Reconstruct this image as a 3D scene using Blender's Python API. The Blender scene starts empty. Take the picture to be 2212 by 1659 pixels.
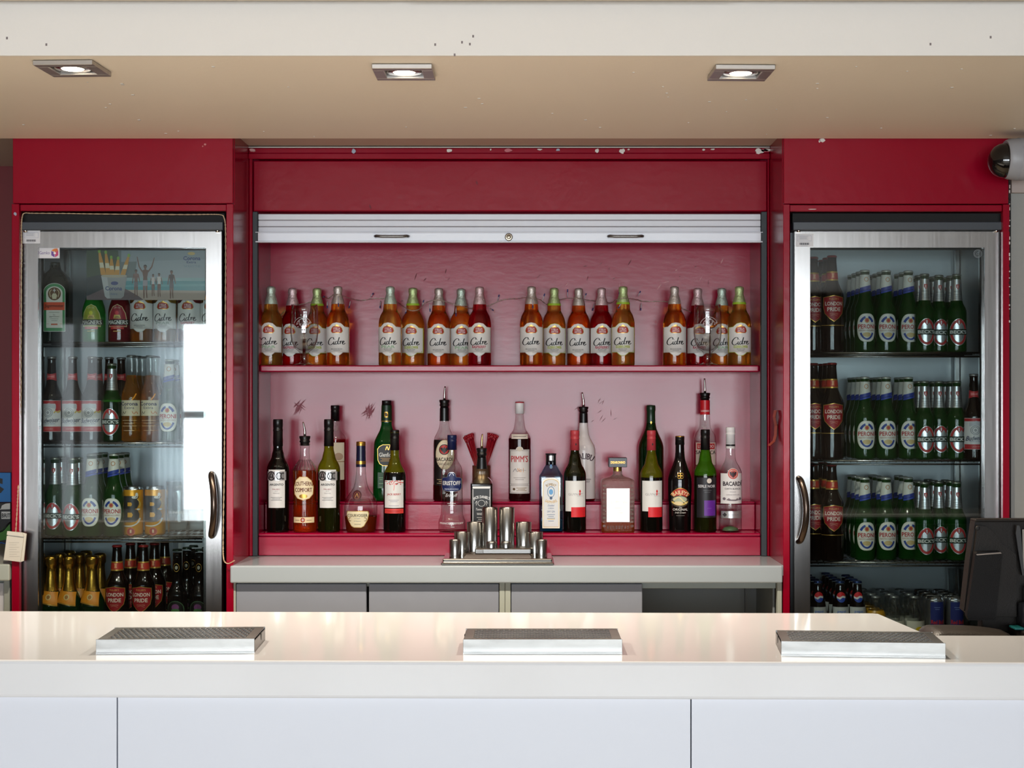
import bpy, bmesh, math, random
from mathutils import Vector, Matrix
from mathutils.geometry import tessellate_polygon
random.seed(7)
C = bpy.context.scene.collection
sc = bpy.context.scene
PI = math.pi

# ------------------------------------------------------------------ camera, light, exposure
F, CX, CY, H = 3430.0, 1140.0, 865.0, 1.40        # focal length and principal point in photo pixels, eye height in metres
cd = bpy.data.cameras.new('camera'); cam = bpy.data.objects.new('camera', cd); C.objects.link(cam)
cam.location = (0, 0, H); cam.rotation_euler = (PI/2, 0, 0)
cd.sensor_width = 36.0; cd.lens = F*36.0/2212.0
cd.shift_x = -(CX-1106.0)/2212.0; cd.shift_y = (CY-829.5)/2212.0
cd.clip_start = 0.05; cd.clip_end = 60
sc.camera = cam
sc.view_settings.view_transform = 'Standard'; sc.view_settings.look = 'None'
sc.view_settings.gamma = 1.0; sc.view_settings.use_curve_mapping = False
sc.view_settings.exposure = 0.12
world = bpy.data.worlds.new('sky'); sc.world = world; world.use_nodes = True
world.node_tree.nodes['Background'].inputs[0].default_value = (0.86, 0.93, 1.0, 1)
world.node_tree.nodes['Background'].inputs[1].default_value = 0.6
sc.cycles.caustics_reflective = False
sc.cycles.caustics_refractive = True
sc.cycles.blur_glossy = 0.6
sc.cycles.sample_clamp_indirect = 8.0
sc.cycles.max_bounces = 14; sc.cycles.transparent_max_bounces = 24
sc.cycles.transmission_bounces = 8; sc.cycles.glossy_bounces = 5; sc.cycles.diffuse_bounces = 4
WIN = [(-4.02, -3.56), (-3.17, -1.66), (-1.58, -0.34), (-0.26, 0.98), (1.06, 2.30)]   # windows in the wall behind the camera
WE = (1.7, 106.0, 106.0, 106.0, 106.0)
WZ = (0.42, 2.10); WY = -4.0
for (a, b), e in zip(WIN, WE):
    ld = bpy.data.lights.new('window_daylight', 'AREA'); ld.shape = 'RECTANGLE'
    ld.size = b-a-0.06; ld.size_y = WZ[1]-WZ[0]-0.06; ld.energy = e; ld.color = (0.90, 0.955, 1.0)
    lo = bpy.data.objects.new('window_daylight', ld); C.objects.link(lo)
    lo.location = ((a+b)/2, WY-0.10, (WZ[0]+WZ[1])/2); lo.rotation_euler = (PI/2, 0, 0)
# ------------------------------------------------------------------ helpers
def W(px, py, Y): return Vector(((px-CX)*Y/F, Y, H-(py-CY)*Y/F))
def XX(px, Y): return (px-CX)*Y/F
def ZZ(py, Y): return H-(py-CY)*Y/F
def lin(c):
    o = []
    for v in c[:3]:
        v /= 255.0
        o.append(v/12.92 if v <= 0.04045 else ((v+0.055)/1.055)**2.4)
    return (*o, 1.0)
MATS = {}
def mat(name, col=(200,200,200), rough=0.5, metal=0.0, trans=0.0, ior=1.45, coat=0.0, spec=0.5, emit=0.0, noise=None, bump=None, aniso=0.0):
    """noise = (scale, amount, stretch): mottled colour of the thing itself; bump = (scale, strength, stretch)."""
    if name in MATS: return MATS[name]
    m = bpy.data.materials.new(name); m.use_nodes = True; nt = m.node_tree; p = nt.nodes['Principled BSDF']
    p.inputs['Base Color'].default_value = lin(col); p.inputs['Roughness'].default_value = rough
    p.inputs['Metallic'].default_value = metal; p.inputs['Transmission Weight'].default_value = trans
    p.inputs['IOR'].default_value = ior; p.inputs['Coat Weight'].default_value = coat
    p.inputs['Coat Roughness'].default_value = 0.05
    p.inputs['Specular IOR Level'].default_value = spec
    if emit: p.inputs['Emission Color'].default_value = lin(col); p.inputs['Emission Strength'].default_value = emit
    if noise or bump:
        tc = nt.nodes.new('ShaderNodeTexCoord')
    if noise:
        mp = nt.nodes.new('ShaderNodeMapping'); mp.inputs['Scale'].default_value = noise[2] if len(noise) > 2 else (1,1,1)
        nz = nt.nodes.new('ShaderNodeTexNoise'); nz.inputs['Scale'].default_value = noise[0]; nz.inputs['Detail'].default_value = 5
        nt.links.new(tc.outputs['Object'], mp.inputs[0]); nt.links.new(mp.outputs[0], nz.inputs['Vector'])
        mx = nt.nodes.new('ShaderNodeMix'); mx.data_type = 'RGBA'
        k = noise[1]
        c = lin(col); mx.inputs[6].default_value = (c[0]*(1-k), c[1]*(1-k), c[2]*(1-k), 1)
        mx.inputs[7].default_value = (min(1,c[0]*(1+k)), min(1,c[1]*(1+k)), min(1,c[2]*(1+k)), 1)
        nt.links.new(nz.outputs[0], mx.inputs[0]); nt.links.new(mx.outputs[2], p.inputs['Base Color'])
        mr = nt.nodes.new('ShaderNodeMapRange'); mr.inputs[3].default_value = max(0.02, rough*0.8); mr.inputs[4].default_value = min(1, rough*1.2)
        nt.links.new(nz.outputs[0], mr.inputs[0]); nt.links.new(mr.outputs[0], p.inputs['Roughness'])
    if bump:
        mp = nt.nodes.new('ShaderNodeMapping'); mp.inputs['Scale'].default_value = bump[2] if len(bump) > 2 else (1,1,1)
        nz = nt.nodes.new('ShaderNodeTexNoise'); nz.inputs['Scale'].default_value = bump[0]; nz.inputs['Detail'].default_value = 4
        nt.links.new(tc.outputs['Object'], mp.inputs[0]); nt.links.new(mp.outputs[0], nz.inputs['Vector'])
        b = nt.nodes.new('ShaderNodeBump'); b.inputs['Strength'].default_value = bump[1]; b.inputs['Distance'].default_value = 0.004
        nt.links.new(nz.outputs[0], b.inputs['Height']); nt.links.new(b.outputs[0], p.inputs['Normal'])
    MATS[name] = m; return m
def thin_glass(name, col=(245,250,250), k=1.0, ior=1.5):
    """a thin pane or the wall of an empty vessel: clear straight through, mirror-like by Fresnel"""
    if name in MATS: return MATS[name]
    m = bpy.data.materials.new(name); m.use_nodes = True; nt = m.node_tree; nt.nodes.remove(nt.nodes['Principled BSDF'])
    out = nt.nodes['Material Output']; fr = nt.nodes.new('ShaderNodeFresnel'); fr.inputs[0].default_value = ior
    geo = nt.nodes.new('ShaderNodeNewGeometry')
    # same Fresnel from both sides of the wall
    ml = nt.nodes.new('ShaderNodeMath'); ml.operation = 'MULTIPLY'; ml.inputs[1].default_value = k; ml.use_clamp = True
    lw = nt.nodes.new('ShaderNodeLayerWeight'); lw.inputs[0].default_value = 0.5
    pw = nt.nodes.new('ShaderNodeMath'); pw.operation = 'POWER'; pw.inputs[1].default_value = 4.0
    ad = nt.nodes.new('ShaderNodeMath'); ad.operation = 'ADD'; ad.inputs[1].default_value = 0.045
    nt.links.new(lw.outputs['Facing'], pw.inputs[0]); nt.links.new(pw.outputs[0], ad.inputs[0]); nt.links.new(ad.outputs[0], ml.inputs[0])
    nt.nodes.remove(fr); nt.nodes.remove(geo)
    tr = nt.nodes.new('ShaderNodeBsdfTransparent'); tr.inputs[0].default_value = lin(col)
    gl = nt.nodes.new('ShaderNodeBsdfGlossy'); gl.inputs['Roughness'].default_value = 0.02
    mx = nt.nodes.new('ShaderNodeMixShader')
    nt.links.new(ml.outputs[0], mx.inputs[0]); nt.links.new(tr.outputs[0], mx.inputs[1]); nt.links.new(gl.outputs[0], mx.inputs[2])
    nt.links.new(mx.outputs[0], out.inputs[0]); MATS[name] = m; return m
def P(r, g, b):                                     # flat print colour
    return mat('print_%d_%d_%d' % (r,g,b), (r,g,b), 0.45)
def foil(r, g, b, ro=0.35): return mat('foil_%d_%d_%d' % (r,g,b), (r,g,b), ro, metal=0.75, bump=(180, 0.5))

class MB:
    """collects geometry and links it as ONE mesh object"""
    def __init__(s): s.v=[]; s.f=[]; s.m=[]; s.sm=[]; s.mats=[]
    def mi(s, m):
        if m not in s.mats: s.mats.append(m)
        return s.mats.index(m)
    def add(s, vs, fs, m, smooth=False):
        o = len(s.v); s.v += [tuple(v) for v in vs]; i = s.mi(m)
        for f in fs: s.f.append(tuple(o+k for k in f)); s.m.append(i); s.sm.append(smooth)
        return s
    def box(s, x0, x1, y0, y1, z0, z1, m, b=0.0):
        if x0 > x1: x0, x1 = x1, x0
        if y0 > y1: y0, y1 = y1, y0
        if z0 > z1: z0, z1 = z1, z0
        if b <= 0:
            vs = [(x,y,z) for x in (x0,x1) for y in (y0,y1) for z in (z0,z1)]
            return s.add(vs, [(0,1,3,2),(4,6,7,5),(0,4,5,1),(2,3,7,6),(0,2,6,4),(1,5,7,3)], m)
        b = min(b, (x1-x0)*.45, (y1-y0)*.45, (z1-z0)*.45)
        bm = bmesh.new(); bmesh.ops.create_cube(bm, size=1)
        for v in bm.verts: v.co = Vector(((x0+x1)/2+v.co.x*(x1-x0), (y0+y1)/2+v.co.y*(y1-y0), (z0+z1)/2+v.co.z*(z1-z0)))
        bmesh.ops.bevel(bm, geom=bm.edges[:], offset=b, segments=2 if b > 0.003 else 1, profile=0.5, affect='EDGES')
        bm.verts.index_update()
        s.add([v.co for v in bm.verts], [[v.index for v in f.verts] for f in bm.faces], m); bm.free(); return s
    def lathe(s, prof, m, n=32, c=(0,0,0), axis='z', smooth=True, flute=None):
        """prof = [(r, h)...]; m a material or a function of the mean height of the ring"""
        vs=[]; rings=[]
        for k,(r,h) in enumerate(prof):
            if r < 1e-6: rings.append([len(vs)]); vs.append((0,0,h)); continue
            ids=[]
            for i in range(n):
                a = 2*PI*i/n; rr = r*(1+flute[1]) if flute and k in flute[0] and i % 2 else r
                ids.append(len(vs)); vs.append((rr*math.cos(a), rr*math.sin(a), h))
            rings.append(ids)
        def tf(p):
            x,y,z = p
            if axis == 'x': x,y,z = z,x,y
            elif axis == '-x': x,y,z = -z,y,x
            elif axis == 'y': x,y,z = y,z,x
            elif axis == '-y': x,y,z = x,-z,y
            return (x+c[0], y+c[1], z+c[2])
        vs = [tf(p) for p in vs]; o=len(s.v); s.v += vs
        for k in range(len(rings)-1):
            a,b = rings[k],rings[k+1]; mm = m((prof[k][1]+prof[k+1][1])/2) if callable(m) else m; i_=s.mi(mm)
            if len(a)==1 and len(b)==1: continue
            for i in range(n):
                j=(i+1)%n
                if len(a)==1: f=(a[0],b[j],b[i]) if False else (a[0],b[i],b[j])[::-1]
                elif len(b)==1: f=(a[i],a[j],b[0])
                else: f=(a[i],a[j],b[j],b[i])
                s.f.append(tuple(o+q for q in f)); s.m.append(i_); s.sm.append(smooth)
        return s
    def tube(s, pts, r, m, n=8, smooth=True, closed=False):
        pts=[Vector(p) for p in pts]; N=len(pts); vs=[]; up=Vector((0,0,1)); prev=None
        rs = r if isinstance(r,(list,tuple)) else [r]*N
        for k,p in enumerate(pts):
            t = (pts[min(k+1,N-1)]-pts[max(k-1,0)]).normalized()
            if prev is None:
                u = t.cross(up if abs(t.dot(up))<0.95 else Vector((1,0,0))).normalized()
            else:
                u = (prev - t*prev.dot(t)).normalized()
            prev=u; w=t.cross(u)
            for i in range(n):
                a=2*PI*i/n; vs.append(p+u*(rs[k]*math.cos(a))+w*(rs[k]*math.sin(a)))
        fs=[]
        for k in range(N-1):
            for i in range(n):
                j=(i+1)%n; fs.append((k*n+i,k*n+j,(k+1)*n+j,(k+1)*n+i))
        fs.append(tuple(range(n))[::-1]); fs.append(tuple((N-1)*n+i for i in range(n)))
        return s.add(vs, fs, m, smooth)
    def prism(s, poly, a0, a1, m, plane='xz', smooth=False):
        """poly in the plane, extruded along the remaining axis from a0 to a1"""
        n=len(poly); vs=[]
        for a in (a0,a1):
            for (p,q) in poly:
                vs.append((p,a,q) if plane=='xz' else (p,q,a) if plane=='xy' else (a,p,q))
        tris = tessellate_polygon([[Vector((p,q,0)) for p,q in poly]])
        fs=[tuple(t) for t in tris]+[tuple(n+k for k in t[::-1]) for t in tris]
        fs+=[(i,(i+1)%n,n+(i+1)%n,n+i) for i in range(n)]
        return s.add(vs, fs, m, smooth)
    def mesh(s, name):
        me = bpy.data.meshes.new(name); me.from_pydata(s.v, [], s.f)
        for m in s.mats: me.materials.append(m)
        me.polygons.foreach_set('material_index', s.m); me.polygons.foreach_set('use_smooth', s.sm)
        me.update(); return me
    def build(s, name, parent=None, loc=(0,0,0), rz=0.0):
        return link(name, s.mesh(name), parent, loc, rz)
def fix(me):
    bm=bmesh.new(); bm.from_mesh(me); bmesh.ops.recalc_face_normals(bm, faces=bm.faces); bm.to_mesh(me); bm.free(); return me
def link(name, me, parent=None, loc=(0,0,0), rz=0.0):
    o = bpy.data.objects.new(name, me); C.objects.link(o); o.location = loc; o.rotation_euler = (0,0,rz)
    if parent is not None: o.parent = parent
    return o
def tag(o, label, cat, group=None):
    o['label']=label; o['category']=cat
    if group: o['group']=group
    return o
def thing(name, label, cat, loc=(0,0,0), rz=0.0, group=None):
    o = bpy.data.objects.new(name, None); C.objects.link(o); o.location=loc; o.rotation_euler=(0,0,rz); o.empty_display_size=0.05
    return tag(o, label, cat, group)
def struct(name, mb, parent=None):
    o = mb.build(name, parent)
    if parent is None: o['kind']='structure'
    return o
def part(name, mb, parent, label=None, sub=None):
    """geometry given in world coordinates, parented to a thing that stands at its own place (or to one of its parts)"""
    me = mb.mesh(name); off = parent.matrix_basis.inverted()
    me.transform(off); o = link(name, me, sub or parent)
    if label: o['label']=label
    return o

# ------------------------------------------------------------------ print on labels
_TX={}
def text2d(s, shear=0.0, off=0.0):
    k=(s,shear,off)
    if k in _TX: return _TX[k]
    cu=bpy.data.curves.new('t','FONT'); cu.body=s; cu.shear=shear; cu.offset=off; cu.resolution_u=2; cu.fill_mode='FRONT'
    o=bpy.data.objects.new('t',cu); C.objects.link(o); dg=bpy.context.evaluated_depsgraph_get(); ev=o.evaluated_get(dg)
    me=ev.to_mesh(); vs=[(v.co.x,v.co.y) for v in me.vertices]; fs=[tuple(p.vertices) for p in me.polygons]; ev.to_mesh_clear()
    bpy.data.objects.remove(o); bpy.data.curves.remove(cu)
    x0=min(v[0] for v in vs); x1=max(v[0] for v in vs); y0=min(v[1] for v in vs); y1=max(v[1] for v in vs)
    vs=[((x-x0)/(x1-x0),(y-y0)/(y1-y0)) for x,y in vs]; _TX[k]=(vs,fs); return _TX[k]
def catmull(pts, sub=5):
    out=[]; n=len(pts)
    for i in range(n-1):
        p0,p1,p2,p3 = pts[max(i-1,0)],pts[i],pts[i+1],pts[min(i+2,n-1)]
        for k in range(sub):
            t=k/sub
            out.append(tuple(0.5*(2*b+(c-a)*t+(2*a-5*b+4*c-d)*t*t+(3*b-a-3*c+d)*t**3) for a,b,c,d in zip(p0,p1,p2,p3)))
    out.append(tuple(pts[-1])); return out
def pchip(pts, sub=4):
    """monotone smoothing of r(h) for [(h, r)...], returns [(r, h)...]"""
    n=len(pts); hs=[p[0] for p in pts]; rs=[p[1] for p in pts]
    d=[(rs[i+1]-rs[i])/max(1e-9,hs[i+1]-hs[i]) for i in range(n-1)]; m=[0]*n
    m[0]=d[0]; m[-1]=d[-1]
    for i in range(1,n-1): m[i]=0 if d[i-1]*d[i]<=0 else 2*d[i-1]*d[i]/(d[i-1]+d[i])
    out=[]
    for i in range(n-1):
        L=hs[i+1]-hs[i]; q=1 if L<2.5 or rs[i]==rs[i+1] else sub
        for k in range(q):
            t=k/q
            out.append(((1+2*t)*(1-t)**2*rs[i]+t*(1-t)**2*L*m[i]+t*t*(3-2*t)*rs[i+1]+t*t*(t-1)*L*m[i+1], hs[i]+t*L))
    out.append((rs[-1],hs[-1])); return out
class Decal:
    """print laid on a vessel seen from the front (-Y): u across, h up, both in photo pixels, s metres per pixel.
       rf(h) is the radius there; flat = distance of a flat face instead."""
    def __init__(d, mb, s, rf=None, flat=None, du=0.0): d.mb=mb; d.s=s; d.rf=rf; d.flat=flat; d.du=du; d.k=0
    def lay(d, vs, fs, m, lift=None):
        d.k+=1
        lp=0.24+0.055*d.k
        vs=[(x+d.du,y) for x,y in vs]
        bm=bmesh.new(); bv=[bm.verts.new((x,y,0)) for x,y in vs]
        for f in fs:
            try: bm.faces.new([bv[i] for i in f])
            except ValueError: pass
        if d.flat is None:
            r0=max(d.rf(h) for _,h in vs); st=r0/9.0
            x0=min(x for x,_ in vs); x1=max(x for x,_ in vs); q=math.ceil(x0/st)
            while q*st < x1:
                bmesh.ops.bisect_plane(bm, geom=bm.verts[:]+bm.edges[:]+bm.faces[:], plane_co=(q*st+0.001,0,0), plane_no=(1,0,0)); q+=1
            y0=min(y for _,y in vs); y1=max(y for _,y in vs)
            if max(abs(d.rf(y0+(y1-y0)*q/8)-r0) for q in range(9))>0.12 and y1-y0>2:
                nn=max(2,int((y1-y0)/5))
                for q in range(1,nn):
                    bmesh.ops.bisect_plane(bm, geom=bm.verts[:]+bm.edges[:]+bm.faces[:], plane_co=(0,y0+(y1-y0)*q/nn,0), plane_no=(0,1,0))
        bm.verts.index_update(); out=[]
        for v in bm.verts:
            x,y=v.co.x,v.co.y
            if d.flat is not None: out.append((x*d.s,-(d.flat+lp)*d.s,y*d.s))
            else:
                r=d.rf(y)+lp; xx=max(-0.985*r,min(0.985*r,x)); out.append((xx*d.s,-math.sqrt(r*r-xx*xx)*d.s,y*d.s))
        d.mb.add(out,[[v.index for v in f.verts] for f in bm.faces],m, d.flat is None); bm.free(); return d
    def poly(d, pts, m): 
        t=tessellate_polygon([[Vector((x,y,0)) for x,y in pts]]); return d.lay(pts,t,m)
    def rect(d,u0,u1,h0,h1,m): return d.lay([(u0,h0),(u1,h0),(u1,h1),(u0,h1)],[(0,1,2,3)],m)
    def oval(d,cu,ch,ru,rh,m,n=28,ring=None):
        p=[(cu+ru*math.cos(2*PI*i/n),ch+rh*math.sin(2*PI*i/n)) for i in range(n)]
        if ring is None: return d.lay(p,[tuple(range(n))],m)
        q=[(cu+(ru-ring)*math.cos(2*PI*i/n),ch+(rh-ring)*math.sin(2*PI*i/n)) for i in range(n)]
        return d.lay(p+q,[(i,(i+1)%n,n+(i+1)%n,n+i) for i in range(n)],m)
    def arcband(d,cu,ch,ru,rh,w,a0,a1,m,n=14):
        vs=[]
        for i in range(n+1):
            a=math.radians(a0+(a1-a0)*i/n); vs+=[(cu+ru*math.cos(a),ch+rh*math.sin(a)),(cu+(ru-w)*math.cos(a),ch+(rh-w)*math.sin(a))]
        return d.lay(vs,[(2*i,2*i+1,2*i+3,2*i+2) for i in range(n)],m)
    def text(d,s,cu,ch,w,hh,m,shear=0.0,off=0.0,arc=None,slope=0.0):
        bold=off>0 and any(c in 'MmWw' for c in s)
        vs,fs=text2d(s,shear,0.0 if bold else off); vs=[((x-0.5)*w,(y-0.5)*hh) for x,y in vs]
        if bold: n=len(vs); e=hh*off*1.6; vs=[(x-e,y) for x,y in vs]+[(x+e,y) for x,y in vs]; fs=list(fs)+[tuple(n+i for i in f) for f in fs]
        if arc: vs=[((abs(arc)+(y if arc>0 else -y))*math.sin(x/abs(arc)), ((arc+y)*math.cos(x/arc)-arc) if arc>0 else (abs(arc)-(abs(arc)-y)*math.cos(x/arc))) for x,y in vs]
        return d.lay([(x+cu,y+ch+x*slope) for x,y in vs],fs,m)
    def stroke(d,pts,w,m,sub=5,pen=0.6):
        p=catmull(pts,sub); vs=[]; n=len(p)
        for i in range(n):
            a=p[max(i-1,0)]; b=p[min(i+1,n-1)]; tx,ty=b[0]-a[0],b[1]-a[1]; L=math.hypot(tx,ty) or 1; nx,ny=-ty/L,tx/L
            ww=w*(1-pen+pen*abs(ty/L))*(0.55 if i in (0,n-1) else 1)/2
            vs+=[(p[i][0]+nx*ww,p[i][1]+ny*ww),(p[i][0]-nx*ww,p[i][1]-ny*ww)]
        return d.lay(vs,[(2*i,2*i+1,2*i+3,2*i+2) for i in range(n-1)],m)
    def lines(d,cu,hs,w,t,m):
        vs=[]; fs=[]
        for i,h in enumerate(hs):
            ww=w*(1.0 if i%2==0 else 0.72)/2; o=len(vs); vs+=[(cu-ww,h),(cu+ww,h),(cu+ww,h+t),(cu-ww,h+t)]; fs.append((o,o+1,o+2,o+3))
        return d.lay(vs,fs,m)
CIDRE=[[(.33,.41),(.35,.48),(.31,.56),(.2,.56),(.07,.4),(.02,.18),(.08,.03),(.2,.02),(.33,.15)],
 [(.37,.26),(.34,.1),(.37,.02),(.45,.12)],[(.41,.38),(.425,.40)],
 [(.58,.24),(.5,.26),(.44,.12),(.47,.02),(.55,.08),(.62,.3),(.68,.56)],[(.69,.57),(.61,.2),(.61,.04),(.69,.09)],
 [(.70,.19),(.76,.26),(.73,.03)],[(.735,.12),(.8,.26),(.86,.23)],[(.86,.1),(.95,.2),(.93,.27),(.87,.2),(.87,.06),(.93,.01),(1.03,.1)]]

# ------------------------------------------------------------------ materials of the place
REDP=mat('red_gloss_paint',(138,0,32),0.22,coat=0.0,spec=0.3,noise=(3.0,0.10),bump=(34,0.10,(1,1,1)))
REDI=mat('red_interior_paint',(148,2,48),0.21,coat=0.0,spec=0.46,noise=(4.0,0.10),bump=(30,0.05,(1,1,2.0)))
REDD=mat('dark_red_wall_paint',(96,4,14),0.45)
WPAINT=mat('white_wall_paint',(226,223,219),0.6,noise=(8,0.02),bump=(90,0.08))
SOFF=mat('cream_soffit_paint',(240,229,212),0.5,spec=0.4,noise=(2.0,0.03),bump=(60,0.12))
CEILM=mat('textured_ceiling_tile',(230,222,210),0.85,bump=(420,0.9))
GREYW=mat('grey_wall_paint',(146,147,144),0.6,bump=(120,0.1))
SLAB=mat('white_gloss_counter',(230,231,234),0.10,coat=0.5,spec=0.55,noise=(1.2,0.02))
PANEL=mat('white_laminate_panel',(222,226,236),0.35,noise=(6,0.012))
WORK=mat('pale_grey_worktop',(160,170,178),0.22,coat=0.2,noise=(5,0.02))
CARC=mat('cream_cabinet_carcass',(164,170,162),0.4); DOORM=mat('grey_cabinet_door',(136,142,156),0.4,noise=(14,0.05),bump=(50,0.04)); INNER=mat('grey_cabinet_inside',(120,128,134),0.5)
BRUSH=mat('brushed_stainless',(190,189,188),0.21,metal=1.0,noise=(5,0.05,(30,1,1)))
TRAYM=mat('tray_stainless',(134,134,132),0.34,metal=1.0,noise=(7,0.38,(1,1,4)),bump=(16,0.14))
CUPM=mat('satin_stainless',(158,157,154),0.24,metal=1.0)
SHUT=mat('silver_shutter_slat',(196,199,207),0.42,metal=0.15); RAILM=mat('white_aluminium_rail',(214,219,228),0.28,metal=0.1)
TRACK=mat('charcoal_track',(40,48,54),0.5); BLACKM=mat('black_void',(9,8,9),0.7); GREYBAR=mat('grey_plastic_bar',(58,64,72),0.35)
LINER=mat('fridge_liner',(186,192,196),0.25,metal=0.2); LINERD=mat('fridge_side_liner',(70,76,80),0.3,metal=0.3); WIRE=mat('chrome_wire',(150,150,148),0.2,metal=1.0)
DARKH=mat('bronze_handle',(92,80,72),0.25,metal=0.9); PANE=thin_glass('fridge_pane',(238,244,244),1.7)
GUN=mat('gunmetal',(120,120,120),0.25,metal=0.9); CHIP=P(206,204,200); CHIPB=P(150,160,180); WOODCH=P(176,120,80)
FLOORM=mat('pale_wood_floor',(206,190,164),0.45,noise=(6,0.1)); CURT=mat('white_curtain',(222,224,228),0.8)
_n=CURT.node_tree; _t=_n.nodes.new('ShaderNodeBsdfTranslucent'); _t.inputs[0].default_value=(.40,.42,.44,1); _x=_n.nodes.new('ShaderNodeMixShader'); _x.inputs[0].default_value=.55
_n.links.new(_n.nodes['Principled BSDF'].outputs[0],_x.inputs[1]); _n.links.new(_t.outputs[0],_x.inputs[2]); _n.links.new(_x.outputs[0],_n.nodes['Material Output'].inputs[0])
FRAMEW=mat('white_window_frame',(206,210,212),0.4)

# ------------------------------------------------------------------ the room
ZC, ZS = 2.271, 2.161                              # ceiling, underside of the bulkhead over the bar
m=MB(); m.box(-4.2,4.2,-4.2,5.4,-0.05,0,FLOORM); struct('floor',m)
m=MB(); m.box(-4.2,4.2,-4.2,5.4,ZC+.03,ZC+.09,mat('dull_ceiling_void',(120,114,108),.8)); ceil=struct('ceiling',m)
seams=[-3.6,-2.42,-1.21,-.277,.466,1.22,2.4,3.6]
for i,(a,b) in enumerate(zip(seams,seams[1:])):
    for y0,y1 in ((2.87,3.452),(2.25,2.86)):
        mm=MB(); mm.box(a+.012,b-.012,y0,y1,ZC-.0015*(i%2),ZC+.028,CEILM,.004); struct('ceiling_tile',mm,ceil)
for x in seams[1:-1]:
    mm=MB(); mm.box(x-.0105,x+.0105,2.25,3.47,ZC+.008,ZC+.026,mat('cream_grid_bar',(206,200,180),.5)); struct('grid_bar',mm,ceil)
m=MB(); m.box(-4.2,4.2,3.455,3.478,ZC+.004,ZC+.03,CEILM,.002); struct('edge_strip',m,ceil)
m=MB(); m.box(-4.2,4.2,5.3,5.4,0,ZC,REDD); struct('wall_back',m)
DARKW=mat('taupe_wall_paint',(112,102,96),0.7)
m=MB(); m.box(-4.2,-4.1,-4.2,5.4,0,ZC+.03,DARKW); struct('wall_left',m)
m=MB(); m.box(4.1,4.2,-4.2,5.4,0,ZC+.03,DARKW); struct('wall_right',m)
XP=XX(2184,4.645)
m=MB(); m.box(XP,2.6,4.645,5.3,0,ZZ(418,4.645),GREYW); m.box(XP-.004,2.6,4.625,5.3,ZZ(418,4.645),2.18,mat('pinkish_shade_band',(168,156,152),.7)); struct('wall_side',m)  # upper wall band coloured pinkish to stand for the soffit's shading
# bulkhead over the bar: white front, cream underside, shallow ceiling behind it
m=MB(); m.box(-4.1,4.1,3.504,3.512,ZS,ZC+.03,WPAINT,.001); m.box(-4.1,4.1,3.508,4.616,ZS+.0005,ZS+.03,SOFF); m.box(-4.1,4.1,3.51,3.6,ZS+.03,ZC+.03,WPAINT)
m.box(-4.1,4.1,4.616,5.3,2.182,2.21,mat('brown_grey_plaster',(190,172,158),.7)); m.box(-4.1,4.1,4.600,4.616,ZS+.03,2.21,WPAINT)
random.seed(11)
for i in range(60):
    x=random.uniform(-1.7,1.7); y=random.uniform(3.55,4.58); r=random.uniform(.0015,.004); m.box(x-r,x+r,y-r,y+r,ZS-.0006,ZS+.002,CHIP)
for x,py in ((1022,79),(1015,96),(940,97),(998,92),(982,119),(15,83),(100,97),(2140,81),(2010,96)):
    p=W(x,py,3.5035); m.box(p.x-.002,p.x+.002,3.5034,3.506,p.z-.002,p.z+.0035,P(120,110,110))
struct('trim_1',m)
# wall behind the camera with its windows (what the glass, steel and gloss paint mirror)
m=MB(); xs=[-4.1]+[v for w in WIN for v in w]+[4.1]
for i in range(0,len(xs),2): m.box(xs[i],xs[i+1],-4.1,WY,0,ZC+.03,DARKW)
for a,b in WIN: m.box(a,b,-4.1,WY,0,WZ[0],DARKW); m.box(a,b,-4.1,WY,WZ[1],ZC+.03,DARKW)
struct('wall_front',m)
for k,(a,b) in enumerate(WIN):
    m=MB()
    for x in (a,(a+b)/2-.03,b-.06): m.box(x,x+.06,-4.06,-4.01,WZ[0],WZ[1],FRAMEW,.004)
    for z in (WZ[0],1.25,WZ[1]-.06): m.box(a+.06,b-.06,-4.055,-4.015,z,z+.06,FRAMEW,.004)
    w=struct('window_%d'%(k+1),m)
    for side in ((a-.16,a+.12),) if k!=1 else ((a-.06,a+.29),):
        m=MB(); pts=[]; n=28
        for i in range(n+1): pts.append((side[0]+(side[1]-side[0])*i/n,-3.93+.03*math.sin(i*1.5)))
        vs=[(x,y,z) for z in (.3,1.1,2.05) for x,y in pts]
        m.add(vs,[(r*(n+1)+i,r*(n+1)+i+1,(r+1)*(n+1)+i+1,(r+1)*(n+1)+i) for r in range(2) for i in range(n)],CURT,True); struct('curtain',m,w)

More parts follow.
